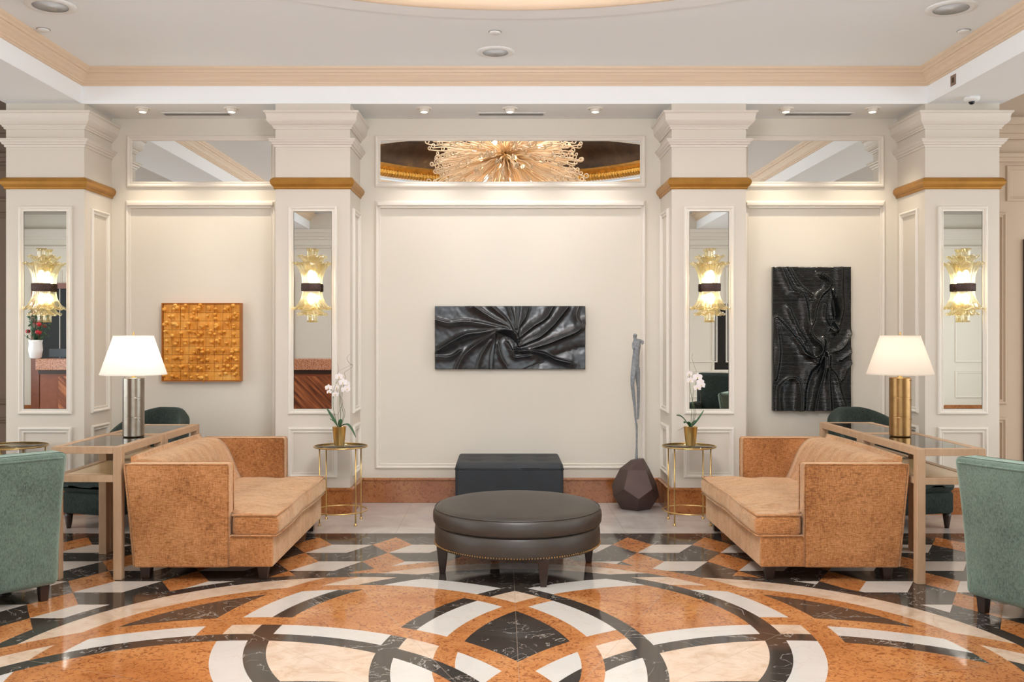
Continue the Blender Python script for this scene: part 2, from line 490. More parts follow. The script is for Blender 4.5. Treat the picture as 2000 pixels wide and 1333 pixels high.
q = m.n('ShaderNodeMapping'); m.t.links.new(v, q.inputs[0]); q.inputs['Scale'].default_value = (9, 1, .6)
m.P(Base_Color=m.ramp(m.noise(q.outputs[0], 2.2, 3), [(.35, lin((84, 40, 24))), (.5, lin((138, 76, 44))), (.65, lin((186, 118, 74)))]), Roughness=.35)
M['veneer'] = m.m
# ---------------------------------------------------------------- the setting
def struct(name, bm, mat, parent=None, smooth=False):
    o = obj(name, bm, mat, parent, smooth)
    if parent is None: o['kind'] = 'structure'
    return o
XL, XR = -9.6, 9.7
b = nbm(); box(b, XL, XR, YB - .2, YW + .2, -.1, 0); struct('floor', b, M['floor'])
# beams: inner rectangle
BX0, BX1, BY1 = -3.517, 3.568, 7.94
# far wall (nothing behind), with the moulded panels as parts
b = nbm(); box(b, -4.15, 4.17, YW, YW + .15, 0, ZC); wallb = struct('wall_back', b, M['wall'])
taupe, brown = wall_mat('taupe_linen', (204, 182, 160)), wall_mat('shaded_linen', (112, 94, 80))  # the brown puts the shade of the left passage into the wall colour
b = nbm(); box(b, 4.17, 9.7, YW, YW + .15, 0, ZC); struct('side_bay', b, taupe, wallb)
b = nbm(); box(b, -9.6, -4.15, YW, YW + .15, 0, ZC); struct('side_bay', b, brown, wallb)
niches = [(-3.495, -1.895, -3.368, -2.02), (-1.269, 1.423, -1.133, 1.290), (2.045, 3.545, 2.165, 3.433)]
for nl, nr, pl, pr in niches:
    b = nbm()
    ringmould(b, pl, pr, .302, 2.706, FRAME, T_y(YW))
    # heavier ledge along the top of the panel
    box(b, pl + .02, pr - .02, YW - .045, YW, 2.655, 2.69, .008)
    box(b, pl + .04, pr - .04, YW - .026, YW, 2.635, 2.656, .005)
    struct('panel_moulding', b, M['white'], wallb)
    b = nbm(); box(b, nl, nr, YW - .022, YW, 0, .20, .004); box(b, nl, nr, YW - .034, YW, .196, .222, .008)
    struct('trim_1', b, M['base'])
# side bays of the far wall beyond the outer pillars
for xa, xb in ((4.5 - .28, 4.52), (-4.95, -4.3)):
    b = nbm()
    ringmould(b, xa, xb, .88, 2.60, FRAME, T_y(YW)); ringmould(b, xa, xb, .33, .76, FRAME, T_y(YW))
    ringmould(b, xa + .3, xb + .5, 2.70, 3.02, THIN, T_y(YW))
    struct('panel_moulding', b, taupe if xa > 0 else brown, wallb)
for xa, xb in ((4.17, 9.7), (-9.6, -4.15)):
    b = nbm()
    for p, z0, z1 in ((.10, 3.37, 3.44), (.07, 3.30, 3.38), (.045, 3.25, 3.31), (.05, 3.09, 3.13), (.03, 3.05, 3.10)):
        box(b, xa, xb, YW - p, YW, z0, z1, .01)
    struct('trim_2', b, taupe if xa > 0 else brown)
# dark opening in the far wall at the right
dr = thing('door_1', None, None, (5.11, YW, 0)); dr['kind'] = 'structure'
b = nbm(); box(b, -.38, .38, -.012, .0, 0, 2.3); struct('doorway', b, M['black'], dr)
b = nbm(); box(b, -.44, -.38, -.03, 0, 0, 2.36, .006); box(b, .38, .44, -.03, 0, 0, 2.36, .006); box(b, -.38, .38, -.03, 0, 2.3, 2.36, .006)
struct('door_frame', b, M['darkwood'], dr)
# other walls
wn = 4
for xa, nm, sg in ((XL - .15, 'wall_left', 1), (XR, 'wall_right', -1)):
    b = nbm(); ys = [YB] + [y + d for y in (.9, 3.5, 6.1) for d in (-.9, .9)] + [YW]
    for i in range(0, len(ys), 2): box(b, xa, xa + .15, ys[i], ys[i + 1], 0, ZC)
    for y in (.9, 3.5, 6.1): box(b, xa, xa + .15, y - .9, y + .9, 0, .45); box(b, xa, xa + .15, y - .9, y + .9, 3.05, ZC)
    struct(nm, b, M['wall'])
    for y in (.9, 3.5, 6.1):
        w = thing('window_%d' % wn, None, None, (xa + .075, y, .45)); w['kind'] = 'structure'; wn += 1  # unseen, added to go with the side fill lamps
        b = nbm()
        for yy in (-.9, -.025, .85): box(b, -.03, .03, yy, yy + .05, 0, 2.6)
        for zz in (0, 1.25, 2.55): box(b, -.03, .03, -.9, .9, zz, zz + .05)
        struct('window_frame', b, M['white'], w)
        b = nbm(); box(b, -.004, .004, -.9, .9, 0, 2.6); struct('window_pane', b, M['clear'], w)
# wall behind the camera with three openings added for fill light
b = nbm()
wins = [(-2.2, -.9), (-.55, .75), (1.1, 2.4)]
xs = [XL] + [x for w in wins for x in w] + [XR]
for i in range(0, len(xs), 2): box(b, xs[i], xs[i + 1], YB - .15, YB, 0, ZC)
for x0, x1 in wins:
    box(b, x0, x1, YB - .15, YB, 0, .5); box(b, x0, x1, YB - .15, YB, 3.0, ZC)
wallf = struct('wall_front', b, M['wall'])
for i, (x0, x1) in enumerate(wins):
    w = thing('window_%d' % (i + 1), None, None, ((x0 + x1) / 2, YB - .08, .5)); w['kind'] = 'structure'
    b = nbm(); hw = (x1 - x0) / 2
    for xx in (-hw, -.02, hw - .05): box(b, xx, xx + .05, -.03, .03, 0, 2.5)
    for zz in (0, 1.2, 2.45): box(b, -hw, hw, -.03, .03, zz, zz + .05)
    struct('window_frame', b, M['white'], w)
    b = nbm(); box(b, -hw, hw, -.004, .004, 0, 2.5); struct('window_pane', b, M['clear'], w)
# panels and pilasters on the wall behind, seen in the mirrors
b = nbm()
for x0 in (-8.1, -6.9, -5.7, 3.2, 4.1, 6.2, 7.3, 8.3):
    ringmould(b, x0, x0 + .75, 1.0, 2.75, FRAME, T_yb(YB)); ringmould(b, x0, x0 + .75, .35, .85, FRAME, T_yb(YB))
struct('panel_moulding', b, M['white'], wallf)
b = nbm()
box(b, XL, -2.3, YB, YB + .03, 0, .22); box(b, 2.5, XR, YB, YB + .03, 0, .22); struct('trim_3', b, M['base'])
b = nbm()
for xa, xb in ((XL, -2.3), (2.5, XR)):
    for p, z0, z1 in ((.10, 3.37, 3.44), (.07, 3.30, 3.38), (.045, 3.25, 3.31), (.05, 3.09, 3.13)):
        box(b, xa, xb, YB, YB + p, z0, z1, .01)
struct('trim_4', b, M['cap'])
# ceilings: main ceiling with the round opening of the dome
def ceil_holed(x0, x1, y0, y1, cx, cy, r, z):
    b = nbm(); n = 128; inn = []; out = []
    for i in range(n):
        a = 2 * PI * i / n; c, s_ = math.cos(a), math.sin(a)
        inn.append(b.verts.new((cx + r * c, cy + r * s_, z)))
        t = min((x1 - cx) / c if c > 1e-9 else 1e9, (x0 - cx) / c if c < -1e-9 else 1e9, (y1 - cy) / s_ if s_ > 1e-9 else 1e9, (y0 - cy) / s_ if s_ < -1e-9 else 1e9)
        out.append(b.verts.new((cx + t * c, cy + t * s_, z)))
    for i in range(n): b.faces.new((inn[i], inn[(i + 1) % n], out[(i + 1) % n], out[i]))
    return b
DR = 2.95
b = ceil_holed(BX0, BX1, YB, BY1, MX, MY + .05, DR + .02, ZC)
for a_, b_ in (((BX0, BY1), (0, 0)),): pass
struct('ceiling', b, M['ceil'])
# small corner triangles left by the radial layout are avoided by a second sheet just above
b = nbm(); 
for x0, x1, y0, y1 in ((BX0, BX0 + .5, YB, BY1), (BX1 - .5, BX1, YB, BY1), (BX0, BX1, BY1 - .5, BY1), (BX0, BX1, YB, YB + .5)):
    box(b, x0, x1, y0, y1, ZC + .001, ZC + .03)
struct('ceiling', b, M['ceil'])
# aisle ceilings and niche soffits
b = nbm()
box(b, XL, -4.15, YB, YW, ZC - .02, ZC + .05); box(b, 4.19, XR, YB, YW, ZC - .02, ZC + .05)
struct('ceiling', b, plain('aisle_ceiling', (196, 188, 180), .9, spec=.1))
b = nbm()
box(b, -4.15, BX0, YB, YW, ZS, ZC + .05); box(b, BX1, 4.19, YB, YW, ZS, ZC + .05)
box(b, BX0, BX1, BY1, YW, ZS, ZC + .05)
tagp(struct('ceiling_beam', b, M['beam']), kind='structure')
# crown moulding round the main ceiling
b = nbm()
prof = [(0, 3.589), (.012, 3.589), (.014, 3.603), (.022, 3.607), (.024, 3.618), (.036, 3.628), (.05, 3.65), (.066, 3.668), (.07, 3.68), (.082, 3.684), (.086, 3.70), (.10, 3.712), (.105, 3.73)]
rings = []
for p, z in prof:
    rings.append([b.verts.new(c) for c in ((BX0 + p, YB, z), (BX0 + p, BY1 - p, z), (BX1 - p, BY1 - p, z), (BX1 - p, YB, z))])
for p_, q_ in zip(rings, rings[1:]):
    for i in range(3): b.faces.new((p_[i], p_[i + 1], q_[i + 1], q_[i]))
struct('trim_5', b, M['crown'])
# dome: white ring, wooden crown, gilded rope, dark painted bowl
dc = (MX, MY + .05, 0)
b = nbm(); lathe(b, [(3.16, ZC - .001), (3.15, ZC - .016), (2.97, ZC - .016), (2.96, ZC)], 128, dc, cap=False); struct('trim_6', b, M['beam'])
b = nbm(); lathe(b, [(2.97, ZC - .018), (2.94, ZC - .02), (2.93, ZC + .02), (2.90, ZC + .06), (2.90, ZC + .2), (2.95, ZC + .34)], 128, dc, cap=False); struct('trim_7', b, M['crown'], smooth=True)
b = nbm(); lathe(b, [(2.97, ZC + .36), (2.70, ZC + .36)], 128, dc, cap=False); struct('trim_8', b, M['ceil'])
b = nbm(); RZ = 4.145
lathe(b, [(2.68 + .07 * math.cos(t), RZ + .07 * math.sin(t)) for t in [2 * PI * j / 10 for j in range(11)]], 1800, dc, cap=False,
      fn=lambda r, z, a: (2.68 + (r - 2.68) * (1 + .14 * math.cos(a * 300)), RZ + (z - RZ) * (1 + .14 * math.cos(a * 300))))
struct('trim_9', b, M['rope'], smooth=True)
b = nbm(); lathe(b, [(2.70, 4.17), (2.62, 4.19), (2.60, 4.23), (2.56, 4.235), (2.54, 4.26), (2.50, 4.26)], 128, dc, cap=False); struct('trim_10', b, M['rope'], smooth=True)
b = nbm(); lathe(b, [(2.505, 4.25)] + [(1.35 + 1.15 * math.cos(t), 4.25 + .58 * math.sin(t)) for t in [R(10 * j) for j in range(1, 10)]], 96, dc, cap=False); struct('ceiling', b, M['dome'], smooth=True)
b = nbm(); lathe(b, [(1.40, 4.80), (1.36, 4.83), (1.30, 4.83), (0.6, 4.88), (0.01, 4.90)], 96, dc, cap=False); struct('ceiling', b, M['copper'], smooth=True)

# ---------------------------------------------------------------- pillars with mirrors
def pillar(xl, xr, label, ml=.108, mr=.108):
    cx = (xl + xr) / 2
    t = thing('pillar', label, 'pillar', (cx, YP, 0), 0, 'pillars along the far wall')
    h0, h1 = xl - cx, xr - cx; D_ = YW - YP
    b = nbm(); box(b, h0, h1, 0, D_, 0, ZS); flat('shaft', b, M['pillar'], t)
    b = nbm()
    wrap(b, h0, h1, 0, D_, [(.0, 3.225), (.014, 3.225), (.014, 3.238), (.022, 3.242), (.026, 3.252), (.04, 3.262), (.056, 3.28), (.062, 3.29), (.062, 3.31), (.066, 3.335), (.07, 3.345), (.082, 3.352), (.082, 3.366), (0, 3.366)])
    wrap(b, h0, h1, 0, D_, [(.0, 3.075), (.01, 3.075), (.012, 3.092), (.024, 3.096), (.028, 3.108), (.04, 3.118), (.044, 3.128), (.05, 3.132), (.05, 3.14), (0, 3.14)])
    flat('capital', b, M['cap'], t)
    b = nbm()
    wrap(b, h0, h1, 0, D_, [(0, 2.722)] + [(.008, 2.722), (.014, 2.73), (.014, 2.742), (.022, 2.746), (.034, 2.762), (.040, 2.782), (.034, 2.80), (.022, 2.814), (.010, 2.82), (0, 2.82)])
    flat('gold_band', b, M['gold'], t)
    b = nbm()
    wrap(b, h0, h1, 0, D_, [(0, 0), (.022, 0), (.022, .198), (.032, .2), (.032, .214), (.02, .222), (0, .222)])
    flat('plinth', b, M['base'], t)
    f0, f1 = h0 + ml, h1 - mr
    b = nbm(); ringmould(b, f0, f1, .836, 2.580, FRAME, lambda a, bb, h: Vector((a, -h, bb)))
    fr = flat('mirror_frame', b, M['white'], t)
    b = nbm(); box(b, f0 + .049, f1 - .049, -.004, .001, .885, 2.531)
    b2_ = nbm(); box(b2_, f0 + .040, f1 - .040, -.003, 0, .876, 2.540); flat('mirror_edge', b2_, M['black'], fr)
    mi = flat('mirror', b, M['mirror'], t)
    b = nbm(); ringmould(b, f0, f1, .305, .729, FRAME, lambda a, bb, h: Vector((a, -h, bb)))
    for s_, x in ((1, h1), (-1, h0)):
        ringmould(b, .12, D_ - .08, .836, 2.580, FRAME, lambda a, bb, h, s_=s_, x=x: Vector((x + s_ * h, a, bb)))
        ringmould(b, .12, D_ - .08, .305, .729, FRAME, lambda a, bb, h, s_=s_, x=x: Vector((x + s_ * h, a, bb)))
    flat('panel_moulding', b, M['white'], t)
    return t
pillar(-4.150, -3.495, 'leftmost cream pillar whose mirror shows red flowers and a granite desk', .105, .10)
pillar(-1.895, -1.269, 'cream mirrored pillar between the yellow relief and the wide black relief')
pillar(1.423, 2.045, 'cream mirrored pillar between the slim figure sculpture and the tall black relief', .10, .10)
pillar(3.545, 4.166, 'rightmost cream pillar behind the cream-shaded lamp', .103, .10)

# transom mirrors
def transom(x0, x1, label):
    t = thing('transom_mirror', label, 'mirror', ((x0 + x1) / 2, YW, 2.86), 0, 'mirrors high on the far wall')
    h = (x1 - x0) / 2
    b = nbm(); ringmould(b, -h - .04, h + .04, -.035, .43, FRAME[:-1] + [(.05, .005)], lambda a, bb, hh: Vector((a, -hh, bb))); flat('frame', b, M['white'], t)
    b = nbm(); box(b, -h, h, -.005, .001, .005, .385); flat('mirror_pane', b, M['mirror'], t)
transom(-3.318, -2.06, 'wide shallow mirror above the yellow relief')
transom(-1.097, 1.248, 'long shallow mirror reflecting the gold dome and chandelier')
transom(2.20, 3.383, 'wide shallow mirror above the tall black relief')

# ---------------------------------------------------------------- sconces
def make_sconce():
    t = thing('wall_sconce', '', 'wall light', (0, 0, 0))
    def bell(z0, z1, r0, r1, waves, amp, sgn, ph=0, lip=.0, n=96):
        b = nbm(); prof = []
        K = 12
        for i in range(K + 1):
            u = i / K
            prof.append((r0 + (r1 - r0) * (u ** 2.2), z0 + (z1 - z0) * u))
        # rolled lip
        prof.append((r1 * 1.06, z1 - sgn * .004)); prof.append((r1 * 1.08, z1 - sgn * .016))
        def fn(r, z, a):
            u = max(0, min(1, abs(z - z0) / abs(z1 - z0)))
            rr = r * (1 + amp * u * u * math.cos(waves * a + ph)) + .0035 * math.cos(24 * a)
            zz = z + sgn * .009 * u * u * math.cos(waves * a + ph + .8)
            return rr, zz
        lathe(b, prof, n, cap=False, fn=fn); return b
    obj('upper_shade', bell(.030, .205, .070, .134, 8, .09, 1), M['amber'], t)
    obj('upper_flower', bell(.15, .262, .050, .098, 6, .12, 1, .5), M['amber'], t)
    b = nbm(); lathe(b, [(.03, .24), (.034, .30), (.042, .325), (.040, .322), (.03, .30)], 24, cap=False, fn=lambda r, z, a: (r * (1 + .12 * math.cos(5 * a)), z)); obj('glass_finial', b, M['amber'], t)
    obj('lower_shade', bell(-.030, -.180, .070, .142, 8, .09, -1, .6), M['amber'], t)
    obj('lower_flower', bell(-.12, -.228, .05, .100, 6, .12, -1, .2), M['amber'], t)
    b = nbm(); lathe(b, [(.036, -.20), (.032, -.27), (.036, -.29), (.028, -.285), (.026, -.25)], 24, cap=False); obj('glass_finial', b, M['amber'], t)
    b = nbm(); lathe(b, [(.072, -.034), (.080, -.032), (.080, .032), (.072, .034)], 48, cap=False)
    for k in range(22):
        a = 2 * PI * k / 22; tube(b, [(.0805 * math.cos(a), .0805 * math.sin(a), -.026), (.0805 * math.cos(a + .28), .0805 * math.sin(a + .28), .026)], .003, 5)
    obj('bronze_band', b, M['iron'], t)
    b = nbm(); box(b, -.03, .03, .06, .150, -.02, .02, .004); flat('wall_arm', b, M['iron'], t)
    for s_ in (1, -1):
        b = nbm(); ball(b, (0, 0, s_ * .095), .030, (1, 1, 1.6), 16); obj('bulb', b, M['bulb'], t)
    return t
sconce0 = make_sconce()
sc_lab = ['amber glass sconce on the leftmost pillar mirror', 'amber glass sconce on the mirror right of the yellow relief',
          'amber glass sconce on the mirror left of the tall black relief', 'amber glass sconce on the rightmost pillar mirror']
for i, (sx, rz) in enumerate(((-3.826, 0), (-1.585, .5), (1.738, 1.1), (3.857, 1.9))):
    o = sconce0 if i == 0 else copy_tree(sconce0)
    o.location = (sx, YP - .060, 1.898); o['label'] = sc_lab[i]; o['group'] = 'glass sconces on the pillar mirrors'
    for ch in o.children:
        ch.scale = (1, .38, 1)
    lamp('sconce_light', 'POINT', (sx, YP - .060, 1.96), 2.2, (1, .82, .58), shadow_soft_size=.05)
    lamp('sconce_light', 'POINT', (sx, YP - .060, 1.80), 2.2, (1, .82, .58), shadow_soft_size=.05)

# ---------------------------------------------------------------- ceiling fittings
def make_downlight():
    t = thing('downlight', '', 'ceiling light')
    b = nbm(); lathe(b, [(.066, 0), (.066, -.006), (.058, -.010), (.048, -.006), (.044, 0)], 32, cap=False); obj('trim_ring', b, M['white'], t)
    b = nbm(); lathe(b, [(.042, -.002), (.040, -.022), (.030, -.034)], 24, cap=False); obj('eyeball', b, M['white'], t)
    b = nbm(); lathe(b, [(.029, -.032), (.027, -.034)], 24); obj('lens', b, M['bulb_soft'], t)
    return t
dl0 = make_downlight()
dls = [(-3.07, 'white recessed downlight above the yellow relief, left of the slot vent', 0), (-2.31, 'white recessed downlight above the yellow relief, right of the slot vent', 0),
       (-.663, 'leftmost of the three downlights above the wide black relief', 1), (.07, 'middle downlight of the three above the wide black relief', 1), (.80, 'rightmost of the three downlights above the wide black relief', 1),
       (2.43, 'white downlight above the tall black relief, nearer the inner pillar', 0), (3.17, 'white downlight above the tall black relief, nearer the outer pillar', 0)]
for i, (x, lb, c) in enumerate(dls):
    o = dl0 if i == 0 else copy_tree(dl0)
    o.location = (x, 8.10, ZS); o['label'] = lb; o['group'] = 'downlights over the far wall'
    sp = lamp('downlight_beam', 'SPOT', (x, 8.10, ZS - .045), (34 if c else 42), (1, .86, .68) if not c else (1, .96, .93), (R(7), 0, 0), spot_size=R(84), spot_blend=.9, shadow_soft_size=.03)
for x0, x1, lb in ((-2.956, -2.39, 'slot air vent in the soffit above the yellow relief'), (-.198, .364, 'slot air vent in the soffit above the wide black relief'), (2.49, 3.06, 'slot air vent in the soffit above the tall black relief')):
    t = thing('air_vent', lb, 'vent', ((x0 + x1) / 2, 8.31, ZS), 0, 'slot vents over the far wall'); h = (x1 - x0) / 2
    b = nbm(); ringmould(b, -h - .015, h + .015, -.055, .055, [(0, 0), (0, -.004), (.012, -.006), (.015, 0)], lambda a, bb, hh: Vector((a, bb, hh))); flat('frame', b, M['plastic'], t)
    b = nbm(); box(b, -h, h, -.042, .042, -.003, .0); flat('slot', b, M['ventdark'], t)
    b = nbm()
    for k in range(4): box(b, -h, h, -.034 + k * .02, -.028 + k * .02, -.006, -.002)
    flat('louvre', b, M['vent'], t)
def speaker(x, y, d, lb):
    t = thing('ceiling_speaker', lb, 'speaker', (x, y, ZC), 0, 'round speakers in the ceiling'); r = d / 2
    b = nbm(); lathe(b, [(r, 0), (r, -.006), (r - .03, -.014), (r - .05, -.010)], 48, cap=False); obj('rim', b, M['plastic'], t)
    b = nbm(); lathe(b, [(r - .05, -.009), (r - .06, -.006), (.01, -.006)], 48); obj('grille', b, plain('speaker_grille', (216, 215, 213), .9, spec=.1), t)
speaker(-.05, 7.45, .30, 'round white ceiling speaker above the middle of the far wall')
speaker(3.06, 6.45, .33, 'round white ceiling speaker near the right-hand crown moulding')
speaker(-3.05, 6.40, .33, 'round white ceiling speaker near the left-hand crown moulding')
def sprinkler(x, y, lb):
    t = thing('sprinkler_cap', lb, 'sprinkler', (x, y, ZC), 0, 'concealed sprinkler caps in the ceiling')
    b = nbm(); lathe(b, [(.042, -.001), (.042, -.01), (.036, -.014), (.002, -.015)], 32); obj('cover_plate', b, M['plastic'], t)
    b = nbm(); lathe(b, [(.048, 0), (.048, -.003), (.042, -.003)], 32, cap=False); obj('rim', b, M['vent'], t)
sprinkler(-.05, 6.96, 'small sprinkler cap in front of the middle ceiling speaker')
sprinkler(-3.34, 6.90, 'small sprinkler cap close to the left-hand crown moulding')
sprinkler(3.38, 6.93, 'small sprinkler cap close to the right-hand crown moulding')
t = thing('security_camera', 'small white dome security camera under the right-hand beam', 'camera', (3.83, 7.72, ZS))
b = nbm(); lathe(b, [(.062, 0), (.064, -.012), (.058, -.026), (.046, -.036), (.03, -.038)], 32); obj('housing', b, M['plastic'], t)
b = nbm(); ball(b, (0, 0, -.038), .024, seg=16); obj('lens_dome', b, M['screen'], t)
t = thing('wall_socket', 'small metal socket plate on the inner face of the right-hand beam', 'socket', (BX1, 7.48, 3.515))
b = nbm(); box(b, -.006, 0, -.042, .042, -.042, .042, .002); flat('plate', b, plain('dull_steel', (150, 128, 116), .4, metal=.6), t)
b = nbm(); box(b, -.008, -.004, -.016, .016, -.02, .02); flat('outlet', b, M['darkwood'], t)

# ---------------------------------------------------------------- reliefs on the wall
def ridges(nx, nz, Wd, Ht, px, pz, lines, depth, width, seed, edge=.03):
    """height field from creases; lines are (amplitude, width, [(x, y) photo px])"""
    gx = np.linspace(0, 1, nx); gz = np.linspace(0, 1, nz)
    U, V_ = np.meshgrid(gx * Wd, gz * Ht, indexing='ij')
    H = np.zeros_like(U)
    for amp, w, pts in lines:
        P = [((x - px[0]) / (px[1] - px[0]) * Wd, (1 - (y - pz[0]) / (pz[1] - pz[0])) * Ht) for x, y in pts]
        P = [tuple(q[:2]) for q in spline([(a, c, 0) for a, c in P], 6)]
        best = np.full_like(U, 1e9); side = np.zeros_like(U)
        for (x0, z0), (x1, z1) in zip(P, P[1:]):
            dx, dz = x1 - x0, z1 - z0; L2 = dx * dx + dz * dz + 1e-12
            tt = np.clip(((U - x0) * dx + (V_ - z0) * dz) / L2, 0, 1)
            d = np.hypot(U - x0 - tt * dx, V_ - z0 - tt * dz)
            s_ = np.sign((U - x0) * dz - (V_ - z0) * dx)
            m_ = d < best; best = np.where(m_, d, best); side = np.where(m_, s_, side)
        ww = np.where(side > 0, w * 1.9, w * .7)
        H += amp * np.exp(-(best / ww) ** 1.35)
    rng = random.Random(seed)
    for i in range(nx):
        for j in range(nz):
            H[i, j] += .16 * noise.noise(Vector((U[i, j] * 7 + seed, V_[i, j] * 7, 0))) + .05 * noise.noise(Vector((U[i, j] * 26, V_[i, j] * 26, seed)))
    H = H - H.min(); H = H / H.max()
    b = nbm(); vs = {}
    for i in range(nx):
        for j in range(nz):
            vs[i, j] = b.verts.new((gx[i] * Wd - Wd / 2, -(depth + width * H[i, j]), gz[j] * Ht))
    for i in range(nx - 1):
        for j in range(nz - 1): b.faces.new((vs[i, j], vs[i + 1, j], vs[i + 1, j + 1], vs[i, j + 1]))
    # sides back to the wall
    per = [(i, 0) for i in range(nx)] + [(nx - 1, j) for j in range(1, nz)] + [(i, nz - 1) for i in range(nx - 2, -1, -1)] + [(0, j) for j in range(nz - 2, 0, -1)]
    bk = [b.verts.new((vs[k].co.x, -.003, vs[k].co.z)) for k in per]
    for a in range(len(per)):
        c = (a + 1) % len(per); b.faces.new((vs[per[a]], vs[per[c]], bk[c], bk[a]))
    b.faces.new(bk)
    return b
L1 = [(1.0, .018, [(80, 290), (250, 330), (430, 310), (600, 330), (800, 370), (950, 400)]),
      (1.2, .022, [(90, 680), (250, 580), (400, 500), (500, 465), (640, 450), (850, 420), (1000, 420), (1090, 470), (1120, 560)]),
      (1.0, .020, [(560, 120), (680, 200), (760, 250), (850, 300), (980, 360), (1030, 400)]),
      (.7, .014, [(780, 120), (900, 220), (980, 300), (1040, 400)]), (.7, .013, [(1010, 120), (1050, 250), (1080, 400)]),
      (.6, .010, [(1130, 120), (1120, 250), (1100, 400)]), (.8, .016, [(1240, 150), (1200, 270), (1130, 380), (1110, 460)]),
      (.9, .018, [(1560, 120), (1500, 230), (1430, 300), (1300, 380), (1130, 520)]),
      (1.1, .020, [(1740, 140), (1620, 290), (1540, 380), (1400, 500), (1250, 570), (1130, 620)]),
      (1.2, .020, [(1965, 340), (1860, 440), (1700, 510), (1500, 590), (1300, 650), (1180, 690)]),
      (1.0, .014, [(1080, 670), (1250, 680), (1450, 720), (1600, 790), (1780, 830)]),
      (.6, .010, [(830, 480), (820, 600), (800, 750), (790, 910)]), (.5, .012, [(870, 600), (900, 750), (960, 860)]),
      (.6, .010, [(980, 580), (1040, 680), (1080, 760), (1270, 740)]), (.7, .022, [(340, 910), (420, 750), (560, 620), (720, 520), (850, 440)]),
      (.6, .014, [(70, 750), (200, 760), (300, 740), (380, 680)]), (.5, .014, [(600, 910), (640, 750), (760, 560)]),
      (.6, .020, [(1880, 130), (1850, 250), (1900, 330)]), (-.9, .03, [(940, 480), (1040, 540), (1100, 600)]), (-.5, .05, [(1400, 820), (1700, 700), (1900, 640)])]
t = thing('drapery_relief', 'wide black wall relief of swirling cloth folds above the dark bench', 'wall art', (.075, YW, 1.196))
obj('cloth', ridges(300, 126, 1.340, .563, (65, 1965), (120, 915), L1, .032, .09, 3), M['drape'], t)
b = nbm(); box(b, -.668, .668, -.034, 0, .002, .56); flat('backing_box', b, M['black'], t)
L2 = [(1.3, .016, [(440, 160), (505, 210), (490, 270), (430, 330), (385, 440), (375, 520), (345, 600), (370, 670), (430, 730), (430, 790), (380, 830), (330, 820)]),
      (1.0, .026, [(80, 520), (200, 650), (270, 740), (320, 820), (400, 870)]), (.8, .022, [(120, 110), (200, 280), (290, 330), (320, 450), (330, 560)]),
      (.7, .016, [(170, 95), (250, 230), (310, 290), (360, 330)]), (1.0, .020, [(600, 95), (600, 300), (605, 450), (565, 610)]),
      (1.1, .014, [(465, 840), (440, 1000), (400, 1150), (380, 1265)]), (.9, .020, [(500, 830), (490, 950), (500, 1100), (510, 1265)]),
      (.8, .016, [(680, 640), (620, 740), (560, 780)]), (.9, .016, [(680, 880), (640, 930), (610, 1010)]), (.7, .018, [(680, 790), (600, 850)]),
      (.9, .024, [(460, 700), (450, 760), (400, 880), (340, 950), (300, 1100), (290, 1265)]), (.7, .020, [(100, 1265), (100, 1100), (130, 1040), (200, 1000), (260, 1050), (270, 1265)]),
      (.7, .020, [(80, 600), (100, 800), (70, 1000)]), (.6, .014, [(540, 300), (520, 450), (570, 600)]), (.6, .014, [(480, 400), (470, 520), (540, 620)]),
      (.8, .020, [(505, 930), (560, 1000), (600, 1150), (640, 1265)]), (.7, .018, [(180, 440), (250, 600), (310, 700)]), (-.8, .03, [(540, 360), (560, 480), (530, 560)]), (-.7, .03, [(470, 800), (430, 900)])]
m = NT('black_cast_cloth'); v = m.coord((.1, 1, 1)); wv = m.n('ShaderNodeTexWave', wave_type='BANDS', bands_direction='Z')
m.t.links.new(m.coord(), wv.inputs[0]); wv.inputs['Scale'].default_value = 26
m.P(Base_Color=lin((13, 17, 18)), Roughness=.24); m.b.inputs['Specular IOR Level'].default_value = .5
m.bump(wv.outputs[1], .5, .004)
t = thing('drapery_relief', 'tall black wall relief of rippling cloth beside the rightmost pillar', 'wall art', (2.762, YW, .826))
obj('cloth', ridges(150, 280, .690, 1.282, (55, 680), (95, 1265), L2, .035, .115, 9), m.m, t)
b = nbm(); box(b, -.343, .343, -.04, 0, .003, 1.278); flat('backing_box', b, M['black'], t)
